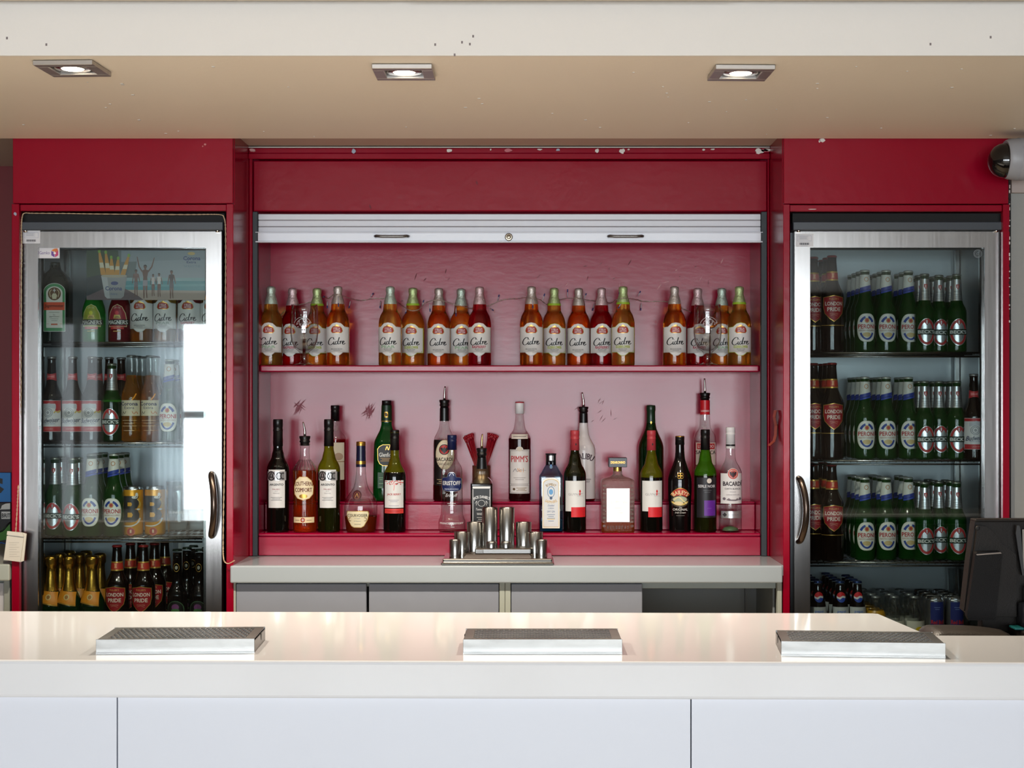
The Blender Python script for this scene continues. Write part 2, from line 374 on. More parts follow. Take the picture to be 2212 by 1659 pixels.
# ------------------------------------------------------------------ vessels: every kind built once, measured in photo pixels
G = dict(
 cider=mat('amber_cider_glass',(246,150,36),0.03,trans=0.96,ior=1.36), perry=mat('golden_perry_glass',(244,190,78),0.03,trans=0.95,ior=1.36),
 rasp=mat('raspberry_cider_glass',(204,12,36),0.03,trans=0.94,ior=1.36),
 olive=mat('olive_wine_glass',(34,36,10),0.04,trans=0.7,ior=1.4), olive_empty=mat('olive_empty_glass',(120,118,18),0.04,trans=0.7,ior=1.3),
 darkwine=mat('dark_wine_glass',(12,11,8),0.04,trans=0.3,ior=1.45), green=mat('green_whisky_glass',(10,92,34),0.04,trans=0.65,ior=1.35),
 dgreen=mat('dark_green_glass',(10,52,20),0.04,trans=0.6,ior=1.4), beer=mat('green_beer_glass',(18,76,20),0.05,trans=0.6,ior=1.36),
 lime=mat('lime_green_glass',(60,150,40),0.05,trans=0.6,ior=1.36),
 brown=mat('brown_beer_glass',(22,10,6),0.05,trans=0.5,ior=1.4), black=mat('black_glass',(9,7,7),0.05,trans=0.2),
 gold=mat('golden_lager',(206,140,44),0.04,trans=0.88,ior=1.34), amberspirit=mat('amber_spirit',(206,92,24),0.03,trans=0.93,ior=1.36),
 cognac=mat('brown_cognac',(120,44,16),0.03,trans=0.75,ior=1.36), pimm=mat('dark_fruit_cup',(44,12,12),0.03,trans=0.5,ior=1.36),
 cola=mat('dark_cola',(22,10,8),0.04,trans=0.5), juice=mat('orange_juice',(190,140,30),0.3,trans=0.1),
 clear=thin_glass('clear_bottle_glass',(248,249,248),1.25), blue=thin_glass('blue_bottle_glass',(172,198,212),1.2), tealgin=thin_glass('teal_gin',(40,110,130),1.0),
 reddish=thin_glass('red_tinted_glass',(214,120,120),1.0), pint=thin_glass('drinking_glass',(251,252,252),1.3),
)
BLK=mat('black_plastic_cap',(14,14,15),0.3); NAVY=mat('navy_capsule',(20,30,70),0.3); WHITECAP=mat('white_cap',(225,225,226),0.35)
STEEL=mat('polished_steel',(200,198,194),0.16,metal=1.0); GOLDM=mat('gold_foil_metal',(196,150,62),0.28,metal=1.0,bump=(60,0.25))
SILVERM=mat('silver_foil_metal',(205,206,208),0.3,metal=0.9)
ALU=mat('can_aluminium',(205,207,210),0.25,metal=1.0)
def bodyfn(prof):
    pts=pchip(prof)
    def rf(h):
        if h<=pts[0][1]: return pts[0][0]
        for a,b in zip(pts,pts[1:]):
            if h<=b[1]: return a[0]+(b[0]-a[0])*(h-a[1])/max(1e-9,b[1]-a[1])
        return pts[-1][0]
    return pts,rf
def lathe_px(prof, s, m, n=30, flute=None, sub=4):
    pts=pchip(prof,sub); mb=MB()
    mf=(lambda h: m(h/s)) if callable(m) else m
    mb.lathe([(0,pts[0][1]*s)]+[(r*s,h*s) for r,h in pts]+[(0,pts[-1][1]*s)], mf, max(n,36), flute=flute); return mb
def levels(*a):                       # levels(mat0, h1, mat1, h2, mat2): material by height
    def f(h):
        m=a[0]
        for hh,mm in zip(a[1::2],a[2::2]):
            if h>hh: m=mm
        return m
    return f
def crown(s,h,r,m):                   # crown cork with a fluted skirt
    mb=MB(); pr=[(0,h-4.6),(r,h-4.6),(r*.985,h-3.2),(r*.93,h-1.3),(r*.78,h-.25),(0,h)]
    mb.lathe([(a*s,b*s) for a,b in pr],m,42,flute=((1,2),-0.07)); return mb
def screwcap(s,h0,h1,r0,r1,m,rings=True):
    pr=[(h0,r0),(h0+(h1-h0)*.55,r1),(h0+(h1-h0)*.56,r1*1.05),(h0+(h1-h0)*.62,r1*1.05),(h0+(h1-h0)*.63,r1),(h0+(h1-h0)*.72,r1),(h0+(h1-h0)*.73,r1*1.04),(h1-2,r1*1.04),(h1-.4,r1*.98),(h1,r1*.9)] if rings else [(h0,r0),(h1-1.5,r1),(h1,r1*.94)]
    mb=MB(); mb.lathe([(0,h0*s)]+[(r*s,h*s) for h,r in pr]+[(0,h1*s)],m,28); return mb
def pourer(s,h0,h1,h2,r,bend=-2.0,metal=STEEL):
    a=MB(); a.lathe([(x*s,y*s) for x,y in [(0,h0),(r*.92,h0),(r*.92,h0+(h1-h0)*.3),(r*1.08,h0+(h1-h0)*.34),(r*1.08,h0+(h1-h0)*.5),(r*.95,h0+(h1-h0)*.55),(r*1.15,h1-3),(r*1.15,h1-.8),(r*.9,h1),(0,h1)]],BLK,24)
    b=MB(); k=h2-h1; b.tube([((0 if t<.35 else bend*((t-.35)/.65)**1.3)*s,0,(h1-1+(k+1)*t)*s) for t in (0,.2,.35,.55,.75,.9,1)],[2.9*s,2.8*s,2.7*s,2.4*s,2.1*s,1.8*s,1.6*s],metal,10)
    return a,b
def bottle(prof,s,m,n=30): 
    pts,rf=bodyfn(prof); return lathe_px(prof,s,m,n),rf
PROTO={}
def proto(key, parts): PROTO[key]=[(n,mb.mesh(n),l) for n,mb,l in parts]
def put(key, name, X, Y, z, label, cat, group=None, rz=0.0):
    r=thing(name,label,cat,(X,Y,z),rz,group)
    last=None
    for n,me,l in PROTO[key]:
        o=link(n,me,last if n=='pour_spout' else r); last=o
        if l: o['label']=l
    return r
S1=4.95/F; S2=5.07/F; SF=4.75/F
WH=P(214,214,212); CREAM=P(222,208,176); RED=P(176,30,38); BK=P(18,18,20); GOLDP=mat('gold_print',(190,150,70),0.3,metal=0.6); SILV=mat('silver_print',(190,192,194),0.28,metal=0.7)
NVY=P(24,36,84); GREYP=P(120,120,124)

def mk_cider(key,glass,fo,band,word,wcol,s=S1):
    prof=[(0,22),(1.2,24.6),(5,25.3),(90,25.3),(100,24),(110,21),(116,17.6),(120,15.8),(122,15.2),(131,14.5),(136,13.6),(146,11.4),(152,9.3),(158,8.6),(166,8.6),(170,8.6)]
    b,rf=bottle(prof,s,glass)
    f=MB(); f.lathe([(r*s,h*s) for r,h in [(14.5,133.5),(13.5,140),(12.0,146),(10.3,151),(9.4,155),(9.1,159),(9.8,162),(9.8,166.5),(9.3,170.5),(5,172.5),(0,172.8)]],fo,24,flute=((0,1,2,3,4,5),-0.03))
    if band is not None: f.lathe([(r*s,h*s) for r,h in [(15.05,133),(14.6,137.5)]],band,24)
    L=MB(); d=Decal(L,s,rf)
    def shape(g):
        w=23.6+g
        p=[(-w,29-g),(-13-g*.5,29-g)]+[(-9-g*.5,25.5-g),(-5,22.5-g),(0,21.8-g),(5,22.5-g),(9+g*.5,25.5-g)]+[(13+g*.5,29-g),(w,29-g),(w,82+g)]
        p+=[(16+g*.4,83+g),(13.5,86+g),(9,90.2+g),(0,92+g),(-9,90.2+g),(-13.5,86+g),(-16-g*.4,83+g),(-w,82+g)]
        return p
    d.poly(shape(1.0), wcol if band is not None else P(196,196,192)); d.poly(shape(0), P(218,218,216))
    d.poly([(-5,88.5),(-2,86),(0,89.5),(2,86),(5,88.5),(3,84),(-3,84)],GOLDP)
    d.poly([(-13,74),(-10,70),(10,70),(13,74),(11.5,80),(8,84.5),(0,85.5),(-8,84.5),(-11.5,80)],GOLDP)
    d.poly([(-11.5,74.5),(-9,71),(9,71),(11.5,74.5),(10,80),(7,83.4),(0,84.4),(-7,83.4),(-10,80)],P(170,36,34))
    d.text('STELLA',0,79.6,15,4.4,WH,off=.02); d.text('ARTOIS',0,74.4,16,4.2,WH,off=.02)
    for k in CIDRE: d.k=9; d.stroke([(-19+x*36,44+y*36*.78+x*1.5) for x,y in k],2.0 if len(k)>2 else 2.6,BK)
    d.k=10
    if word: d.text(word,0,40.5,30,6,wcol,off=.03)
    d.text('BELGIAN RECIPE' if not word else 'BELGIAN CIDER',0,35.5,24 if not word else 18,2.2,P(60,60,60))
    d.lines(0,[32.2],14,.7,P(120,120,120))
    K=MB(); q=Decal(K,s,rf); q.rect(-19,19,30,80,P(220,216,206))
    K.v=[(-x,-y,z) for x,y,z in K.v]
    proto(key,[('glass_body',b,None),('cap_foil',f,None),('label',L,None),('back_label',K,None)])
FO_PEAR=foil(188,206,194,.5); FO_RASP=foil(210,186,190,.5); FO_ELD=foil(186,206,150,.5); FO_SIL=foil(200,192,186,.45)
mk_cider('cider',G['cider'],FO_SIL,None,None,P(90,90,90))
mk_cider('perry',G['perry'],FO_PEAR,None,'PEAR',P(150,180,150))
mk_cider('raspberry',G['rasp'],FO_RASP,None,'RASPBERRY',P(168,52,72))
mk_cider('elderflower',G['perry'],FO_ELD,P(142,178,40),'ELDERFLOWER',P(168,182,70))

def wine_prof(H_,rb,nr=10.0,sh=152,nk=176):
    return [(0,rb-3),(1.2,rb-.8),(4,rb),(sh-22,rb),(sh-14,rb-.6),(sh-4,rb-4),(sh+6,rb-9.5),(nk-6,nr+2.2),(nk,nr+.6),(nk+8,nr),(H_-6,nr-.3),(H_-4,nr+.4),(H_,nr)]
def mk_argento(key,glass):
    b,rf=bottle(wine_prof(240,24.4),S1,glass); c=screwcap(S1,185,243,10.7,10.2,BLK)
    L=MB(); d=Decal(L,S1,rf); d.rect(-17.5,17.5,53,135,WH); d.rect(-20,20,112,131,SILV)
    d.arcband(-11,121.5,8.5,10.5,2.2,20,340,BK); d.stroke([(-16,114),(-11,130),(-6,114)],2.4,BK,2,.2); d.rect(-14,-8,118,120,BK)
    d.arcband(6,121.5,7,8,2,40,330,BK); d.arcband(14,121.5,5,7,1.8,60,300,BK); d.stroke([(1,130),(4,121),(2,113)],1.6,BK)
    d.text('ARGENTO',0,103,30,4.6,BK,off=.02); d.text('MALBEC',0,93,17,2.8,P(150,70,80)); d.text('2013',0,89,7,2,P(150,150,150)); d.text('MENDOZA',0,84.5,14,1.8,P(130,130,130))
    d.lines(0,[75,72,69],24,.9,P(140,140,140)); proto(key,[('glass_body',b,None),('screw_cap',c,None),('label',L,None)])
mk_argento('argento_full',G['darkwine']); mk_argento('argento_olive',levels(G['olive'],96,G['olive_empty']))

s=S1; b=MB(); pr=[(0,22),(1.5,24.6),(6,25.4),(30,25),(132,25),(140,23),(150,16),(157,11.5),(163,10.6),(184,9.9),(186,11.6),(190,11.6),(191,10)]
pts,rf=bodyfn(pr); b=lathe_px(pr,s,levels(G['amberspirit'],128,G['clear']),36)
for i in range(18):                                    # ribs moulded into the shoulder
    a=2*PI*i/18
    b.tube([(rf(h)*.99*s*math.cos(a),rf(h)*.99*s*math.sin(a),h*s) for h in (126,133,140,148,155)],.9*s,G['clear'],5)
L=MB(); d=Decal(L,s,rf); hx=[(-20,82),(-13,73),(0,69),(13,73),(20,82),(21,98),(17,112),(8,120),(-8,120),(-17,112),(-21,98)]
d.poly(hx,P(196,160,100)); d.poly([(x*.95,(h-95)*.95+95) for x,h in hx],P(224,210,176)); d.text('SOUTHERN',0,105.5,39,9,P(96,40,22),off=.02,arc=90); d.text('COMFORT',0,91.5,36,9,P(96,40,22),off=.02)
d.oval(0,78,9,4.5,GOLDP); L2=MB(); d=Decal(L2,s,rf); d.rect(-22,22,21,33,P(220,200,160)); d.oval(-1,27,5,5,P(160,60,30)); d.rect(-1.6,-.4,24,30,WH); d.rect(-4,2,26.4,27.6,WH); d.lines(-13,[26],10,1,P(120,90,60)); d.lines(12,[26],10,1,P(120,90,60))
pa,pb=pourer(s,186,207,237,10.5,-4); proto('southern',[('glass_body',b,None),('label',L,None),('base_label',L2,None),('pourer_collar',pa,None),('pour_spout',pb,None)])

s=S2; pr=[(0,21),(1.5,23),(5,23.6),(132,23.6),(138,22.6),(144,18),(152,12),(165,9.6),(178,9)]
b,rf=bottle(pr,s,levels(G['reddish'],70,G['clear'])); c=screwcap(s,172,206,9.6,9.3,BLK)
L=MB(); d=Decal(L,s,rf); d.rect(-21,21,46,126,P(216,206,184)); d.rect(-21,21,84,86,P(170,140,110)); d.oval(10,96,9,8,P(176,150,128))
proto('spirit_cream_label',[('glass_body',b,None),('cap',c,None),('label',L,None)])

s=S1; pr=[(0,29),(1.5,31),(6,32),(24,34),(44,35.8),(56,35.6),(70,32.5),(82,25),(92,18),(104,13.6),(120,11),(142,10),(176,9.4),(194,9)]
b,rf=bottle(pr,s,levels(G['cognac'],34,G['clear']),36); c=MB(); c.lathe([(r*s,h*s) for r,h in [(0,185),(9.8,185),(10,186),(10,193.5),(9,194.8),(0,195)]],mat('gold_cap',(190,150,70),.3,metal=.9),36,flute=((1,2,3),-.06))
n=MB(); n.lathe([(r*s,h*s) for r,h in [(10.9,140),(10.6,146),(9.8,186)]],mat('navy_foil',(22,24,50),.25),24); n.lathe([(r*s,h*s) for r,h in [(10.95,146),(10.7,153)]],mat('gold_cap'),24)
L=MB(); d=Decal(L,s,rf,du=-4); lp=[(-23,47),(-25,42),(-22,28),(-14,14),(-8,11),(8,11),(14,14),(22,28),(25,42),(23,47)]
d.poly(lp,GOLDP); d.poly([(x*.94,(h-29)*.94+29) for x,h in lp],P(216,206,172)); d.text('COURVOISIER',0,37.5,43,6.4,P(40,34,26),off=.015)
d.text('Le Cognac',0,31,13,3,P(110,120,130),.3); d.text('de Napoleon',0,25,15,3,P(110,120,130),.3); d.arcband(-16,29,4,4,1.2,60,300,P(120,84,40)); d.arcband(16,29,4,4,1.2,-120,120,P(120,84,40)); d.lines(0,[18],14,1,P(140,130,110))
q=Decal(L,s,rf,du=-6); q.oval(0,80,10,11,P(64,24,34)); q.oval(0,80,7,8,P(120,70,60),ring=1.4); q.stroke([(-3,76),(0,85),(3,76)],1.5,P(190,150,90),2)
proto('cognac',[('glass_body',b,None),('cap',c,None),('neck_foil',n,None),('label',L,None)])

s=S2; pr=[(0,24),(1.5,27),(6,28),(120,26),(128,25),(140,20),(152,14.5),(166,11.2),(205,10.6)]
b=MB(); pts,rf=bodyfn(pr)                              # rounded triangular section
ring=lambda r,h:[((r*(1+.10*math.cos(3*(2*PI*i/36)-PI/2*3*0+PI)))*math.cos(2*PI*i/36-PI/2),(r*(1+.10*math.cos(3*(2*PI*i/36)+PI)))*math.sin(2*PI*i/36-PI/2),h) for i in range(36)]
vs=[(0,0,0)]; 
for r,h in pts: vs+=[(x*s,y*s,h*s) for x,y,_ in ring(r*(1 if h<150 else .985),h)]
vs.append((0,0,pts[-1][1]*s)); fs=[(0,1+(i+1)%36,1+i) for i in range(36)]
for k in range(len(pts)-1): fs+=[(1+k*36+i,1+k*36+(i+1)%36,1+(k+1)*36+(i+1)%36,1+(k+1)*36+i) for i in range(36)]
e=1+(len(pts)-1)*36; fs+=[(e+i,e+(i+1)%36,len(vs)-1) for i in range(36)]; b.add(vs,fs,G['green'],True)
c=screwcap(s,206,216.5,10.6,10.5,BLK,False); n=MB(); n.lathe([(r*s,h*s) for r,h in [(12.2,170),(11.4,206)]],mat('green_neck_label',(14,46,26),.4),24)
d=Decal(n,s,lambda h:12.2-.9*(h-170)/36); d.poly([(-4,180),(4,180),(4.6,186),(4,192),(-4,192),(-4.6,186)],GOLDP); d.rect(-1.5,1.5,182,190,BK); d.rect(-11.5,11.5,171,172.6,GOLDP)
L=MB(); d=Decal(L,s,flat=25.5); lp=[(-17,88),(-13,80),(-6,76),(9,76),(16,80),(20,88),(20,108),(16,118),(8,122),(-6,122),(-14,118),(-18,112)]
d.poly(lp,GOLDP); d.poly([(x*.94,(h-99)*.95+99) for x,h in lp],P(20,20,18)); d.text('Glenfiddich',6,100,40,9,P(226,226,220),off=.012); d.lines(0,[92,89,86],22,1.1,P(180,140,70)); d.stroke([(0,110),(3,118),(6,110),(9,119)],1.6,GOLDP); d.rect(-17,-4,28,62,P(8,62,26)); d.lines(-10,[50,46,38,30],9,1,P(120,160,110))
proto('green_whisky',[('glass_body',b,None),('cap',c,None),('neck_label',n,None),('label',L,None)])

b,rf=bottle(wine_prof(218,24.2,9.4,138,160),S1,levels(G['darkwine'],128,G['olive_empty'])); c=screwcap(S1,176,220,9.9,9.4,BLK)
L=MB(); d=Decal(L,S1,rf); d.rect(-20,20,53,112,WH); d.rect(-20,20,41,51,P(206,64,58))
random.seed(3)
for i in range(40):
    x=random.uniform(-19,19); h=103+random.uniform(0,8.5); d.k=3; d.oval(x,h,1.3,1,P(214,70,66) if i%3 else P(120,30,40),8)
d.k=4; d.stroke([(0,110),(1,100),(0,90)],1.2,P(220,120,110)); d.text('JACK BERRY',0,81.5,30,5.4,P(170,44,46),off=.02); d.lines(0,[69,66,57],22,.9,P(150,150,170)); d.lines(0,[47,45,43.5],34,.7,P(150,40,40))
proto('jackberry',[('glass_body',b,None),('screw_cap',c,None),('label',L,None)])

def bacardi_profile(H_): return [(0,21),(1.5,23.6),(6,24.3),(120,24.3),(131,23.4),(140,19.5),(150,13.5),(158,11),(166,10),(H_,9.6)]
s=S2; b,rf=bottle([(0,21),(1.5,23.6),(5,24.3),(124,23.6),(134,22),(146,16.5),(158,11.6),(172,10),(190,9.8)],s,levels(mat('dark_rum',(52,18,14),.03,trans=.6),20,G['clear']))
n=MB(); n.lathe([(r*s,h*s) for r,h in [(10.2,172),(9.9,200)]],BLK,24); pa,pb=pourer(s,198,218,247,9.6,1.5)
L=MB(); d=Decal(L,s,rf); d.rect(-22,-4,34,132,P(22,18,18)); d.oval(2,100,20,32,P(196,180,150)); d.oval(2,100,18.5,30,P(216,204,178)); d.oval(1,111,11.5,11.5,BK); d.oval(1,111,9.8,9.8,P(178,40,34)); d.poly([(-8,114),(-4,116),(-2,113),(1,117),(4,113),(6,116),(10,114),(7,108),(4,106),(1,102),(-2,106),(-5,108)],BK)
d.text('BACARDI',1,90,36,8,P(40,30,24),off=.02); d.text('OAKHEART',1,80,30,6.5,P(60,44,30)); d.lines(1,[73,70],16,1,P(130,110,80)); d.rect(-22,22,34,57,P(24,20,20)); d.lines(0,[46,42,38],30,1.2,P(170,150,110))
proto('rum_oval',[('glass_body',b,None),('neck_label',n,None),('label',L,None),('pourer_collar',pa,None),('pour_spout',pb,None)])

s=S1; pr=[(0,26),(1.5,28),(8,29.4),(24,29),(30,26.5),(40,24),(60,23.2),(128,22.4),(140,20.5),(150,15),(158,10.6),(166,9.2),(182,8.8)]
b,rf=bottle(pr,s,G['clear'],36); c=screwcap(s,177,209,10.2,9.8,NAVY); L=MB(); d=Decal(L,s,rf); lp=[(-21.5,96),(-18,90),(-9,88),(9,88),(18,90),(21.5,96),(21.5,116),(16,118.5),(10,119),(8,126),(4,129.5),(-4,129.5),(-8,126),(-10,119),(-16,118.5),(-21.5,116)]
d.poly(lp,SILV); d.poly([(x*.96,(h-106)*.96+106) for x,h in lp],P(26,38,86)); d.text('ERISTOFF',0,106,38,9,WH,off=.02); d.text('PREMIUM VODKA',0,93,30,3.4,P(190,196,214)); d.stroke([(-5,121),(-2,126),(2,127),(5,122)],1.6,P(196,202,220))
d.text('Eristoff',0,80,26,7,P(206,206,210),.35); d.lines(0,[62,58],18,1,P(206,206,208)); L2=MB(); d=Decal(L2,s,rf); d.text('PRINCE ERISTOFF',0,20,50,4,P(226,226,228)); proto('vodka',[('glass_body',b,None),('cap',c,None),('label',L,None),('embossed_band',L2,None)])

def squarebottle(s,hw,dp,h0,h1,chm,neck,m,mtop=None,ch=3.5):
    """square section, chamfered edges; neck = [(h, r)...] drawn in from the shoulder"""
    mb=MB(); sec=lambda w,dq,c:[(w-c,-dq),(w,-dq+c),(w,dq-c),(w-c,dq),(-w+c,dq),(-w,dq-c),(-w,-dq+c),(-w+c,-dq)]
    rows=[(sec(hw-1.5,dp-1.5,ch),h0),(sec(hw,dp,ch),h0+2.5),(sec(hw,dp,ch),h1)]
    if mtop and h0+2.5<mtop[0]<h1: rows.insert(2,(sec(hw,dp,ch),mtop[0]))
    for w,h in chm: rows.append((sec(w*hw,w*dp,ch*w*1.2),h))
    for h,r in neck:
        k=r/math.cos(PI/8); rows.append(([(k*math.cos(math.radians(a)),k*math.sin(math.radians(a))) for a in (-67.5,-22.5,22.5,67.5,112.5,157.5,202.5,247.5)],h))
    vs=[]; 
    for rr,h in rows: vs+=[(x*s,y*s,h*s) for x,y in rr]
    for k in range(len(rows)-1):
        f=[(k*8+i,k*8+(i+1)%8,(k+1)*8+(i+1)%8,(k+1)*8+i) for i in range(8)]; mm=m if (mtop is None or rows[k][1]<mtop[0]) else mtop[1]
        o=len(mb.v); 
        mb.add([vs[j] for j in range(k*8,k*8+16)],[tuple(j-k*8 for j in q) for q in f],mm)
    mb.add(vs[:8],[tuple(range(8))[::-1]],m); mb.add(vs[-8:],[tuple(range(8))],m); return mb
b=squarebottle(S1,23.5,23.5,0,103,[(.96,107),(.8,113),(.5,119)],[(122,11.5),(124,12.4),(130,12.6),(136,11.4),(140,10),(150,9)],mat('dark_whiskey_glass',(30,12,8),.04,trans=.4),(103,G['clear']))
L=MB(); d=Decal(L,S1,flat=23.5); d.rect(-20,20,8,101,P(20,21,22)); d.rect(-19,19,94.5,99,P(222,222,222)); d.rect(-19,-17.6,10,93,P(200,200,200)); d.rect(17.6,19,10,93,P(200,200,200))
d.text('JACK DANIEL\'S',0,76,36,8,P(230,230,230),off=.015,arc=38); d.oval(0,63,8,7,P(190,190,190),ring=1); d.stroke([(-14,62),(-10,68),(-11,58)],1,P(190,190,190)); d.stroke([(14,62),(10,68),(11,58)],1,P(190,190,190)); d.text('Tennessee',0,50,24,5,P(220,220,220),.3); d.text('WHISKEY',0,40,20,5,P(220,220,220)); d.lines(0,[32,28,24],20,1,P(190,190,190))
c=MB(); c.lathe([(r*S1,h*S1) for r,h in [(11.6,136),(11,146),(9.6,158),(9.6,160)]],BLK,24); pa,pb=pourer(S1,157,181,211,10,1.2,mat('brassy_steel',(190,160,110),.2,metal=1.0))
proto('whiskey_square',[('glass_body',b,None),('label',L,None),('neck_foil',c,None),('pourer_collar',pa,None),('pour_spout',pb,None)])

s=S2; pr=[(0,21),(1.5,23),(5,23.8),(133,23.8),(140,22),(147,17.5),(154,13),(162,11.2),(176,9.4),(190,8.4)]
b,rf=bottle(pr,s,levels(G['pimm'],134,G['clear'])); c=screwcap(s,188,213.5,9.6,9.5,WHITECAP,False); c.lathe([(r*s,h*s) for r,h in [(9.7,211),(9.6,213.4),(0,214)]],P(176,40,52),24)
L=MB(); d=Decal(L,s,rf); d.rect(-17.5,17.5,134,144,P(214,204,192)); d.lines(0,[138],28,2,P(140,130,124)); d.rect(-21,21,16.5,111,P(206,202,200)); d.oval(0,111,8,6.5,P(206,202,200)); d.rect(-20,20,18,34,P(60,54,54)); d.rect(-19.4,19.4,18.6,33.4,P(206,202,200)); d.rect(-20,20,36.6,109,P(60,54,54)); d.rect(-19.4,19.4,37.2,108.4,P(210,206,204)); d.oval(0,112,6.5,5,P(196,186,170))
d.text("PIMM'S",0,91,36,14,P(176,32,44),off=.01); d.text('No 1',2,67,13,9,P(204,150,100),off=.02); d.stroke([(-14,63),(-9,70),(-6,64),(2,67),(14,66)],1,P(70,70,90)); d.lines(0,[50,46],26,.8,P(120,110,110)); d.oval(-12,26,2.6,2.6,P(90,70,50)); d.lines(4,[28,25,22],22,1.2,P(150,130,100))
proto('fruitcup',[('glass_body',b,None),('cap',c,None),('label',L,None)])

b=squarebottle(S1,25.4,20,0,118,[(.98,122),(.82,128),(.56,140)],[(146,10.4),(156,10)],G['blue'],None,5); b.box(-23*S1,23*S1,-17.5*S1,17.5*S1,2.5*S1,26*S1,mat('teal_gin_liquid',(20,84,110),.03,trans=.7))
c=MB(); c.lathe([(r*S1,h*S1) for r,h in [(0,144),(11,144),(11,166),(11.8,166.4),(11.8,169),(0,169.6)]],mat('black_cap_satin',(16,18,26),.3),24)
q=Decal(c,S1,lambda h:11.0); q.rect(-4.5,6,154,165,SILV)
L=MB(); d=Decal(L,S1,flat=20); arch=lambda w,h0,h1:[(-w,h0),(w,h0),(w,h1-9)]+[(w*math.cos(t),h1-9+9*math.sin(t)) for t in (PI*i/10 for i in range(1,10))]+[(-w,h1-9)]
d.poly(arch(18.6,9,117),P(232,228,214)); d.poly(arch(16.6,11.5,114.5),P(190,160,90)); d.poly(arch(15.8,12.5,113.5),P(206,208,210))
d.text('BOMBAY',0,103,22,6,P(196,160,90),off=.015,arc=18); d.text('SAPPHIRE',0,65,26,6,P(196,160,90),off=.015,arc=-20); d.oval(0,87,8,12,P(60,110,150),ring=1.2); d.oval(0,87,4.5,6,P(90,150,200)); d.oval(0,74,3,3.4,P(60,80,110)); d.text('Distilled',0,58,14,4,P(90,110,150),.3); d.text('LONDON',0,52,12,3,P(90,110,150)); d.text('DRY GIN',0,45,16,4,P(90,110,150)); d.lines(0,[38,34,30,24],17,1,P(110,130,160)); d.rect(-8,8,28,29,GOLDP); d.oval(0,141,3.2,4,P(80,110,130)); d.poly([(-2,146),(2,146),(1,141),(0,139),(-1,141)],P(60,110,170))
proto('gin',[('glass_body',b,None),('cap',c,None),('label',L,None)])

def mk_guynut(key,glass):
    b,rf=bottle(wine_prof(216,24.3,9.3,140,168),S1,glass); c=screwcap(S1,176,219,10,9.4,mat('red_capsule',(176,58,66),.4))
    q=Decal(c,S1,lambda h:9.7); q.oval(2,189,1.4,2.6,BK,10)
    L=MB(); d=Decal(L,S1,rf); d.rect(-20.5,22,45.5,111,WH); d.rect(-8.5,22,33,54.5,P(206,36,44)); d.lines(7,[50,47,44,41,38],26,.5,P(170,26,34)); d.text('GUYNUT',1,82,31,5,P(150,146,150)); d.poly([(10,85),(12.4,87),(11.6,91),(9.6,92),(8.4,88)],P(196,30,30)); d.rect(9,11.4,80,85,P(196,40,44)); d.lines(11,[77.5],14,1,P(190,190,190))
    proto(key,[('glass_body',b,None),('screw_cap',c,'dusty red capsule'),('label',L,None)])
mk_guynut('guynut_dark',levels(G['darkwine'],120,G['olive'])); mk_guynut('guynut_olive',levels(G['darkwine'],92,G['olive_empty'],140,G['olive_empty']))

s=S2; pr=[(0,22),(1.5,24.5),(5,25.4),(108,25.4),(118,23.4),(128,18),(140,12.6),(155,10.2),(168,9.2),(188,8.8)]
b,rf=bottle(pr,s,levels(G['reddish'],19,mat('white_bottle_lacquer',(214,208,210),.25)),34); n=MB(); n.lathe([(r*s,h*s) for r,h in [(9.5,168),(9,188)]],BLK,24); pa,pb=pourer(s,187,203,234,9.2,-3)
L=MB(); d=Decal(L,s,rf); d.text('MALIBU',0,97,44,13,P(60,40,54),off=.02,arc=36); d.text('CARIBBEAN',4,47,22,3.6,P(70,60,66)); d.text('COCONUT',4,42,18,3.4,P(70,60,66)); proto('coconut_rum',[('glass_body',b,None),('neck_label',n,None),('label',L,None),('pourer_collar',pa,None),('pour_spout',pb,None)])

am=mat('amaretto_glass',(190,96,40),.06,trans=.85,ior=1.4,bump=(220,.6)); cl2=mat('pressed_clear_glass',(240,230,226),.05,trans=.93,ior=1.3,bump=(260,.7))
b=squarebottle(S1,35.5,26,0,108,[(.98,111),(.86,115),(.45,119),(.32,122)],[(126,9.2),(128,10),(131,9),(140,9)],am,(22,cl2),6)
for sx in (-1,1):
    for i in range(11): b.box(sx*26.6*S1,sx*33*S1,-27*S1,-25.6*S1,(12+i*8.6)*S1,(17+i*8.6)*S1,cl2,.0008)
for i in range(8): b.box((-24+i*6.2)*S1,(-20.5+i*6.2)*S1,-27*S1,-25.6*S1,(8)*S1,(15)*S1,cl2,.0008)
n=MB(); n.lathe([(r*S1,h*S1) for r,h in [(9.4,131),(9.2,141)]],mat('gold_cap'),24)
c=MB(); c.box(-19.5*S1,19.5*S1,-19.5*S1,19.5*S1,140*S1,160.5*S1,mat('black_cap_satin'),.0012); q=Decal(c,S1,flat=19.5); q.text('DISARONNO',0,150.5,31,5.5,GOLDP,off=.02)
L=MB(); d=Decal(L,S1,flat=26.4); d.rect(-24.5,24.5,23,95,mat('silver_label',(222,216,208),.36,metal=.6,bump=(40,.2))); d.text('DISARONNO',4,66,38,6,P(190,170,140)); d.text('ORIGINALE',2,76,18,4,P(206,170,150)); d.lines(2,[52,47,42],20,1,P(206,200,190))
proto('amaretto',[('glass_body',b,None),('neck_foil',n,None),('cap',c,None),('label',L,None)])

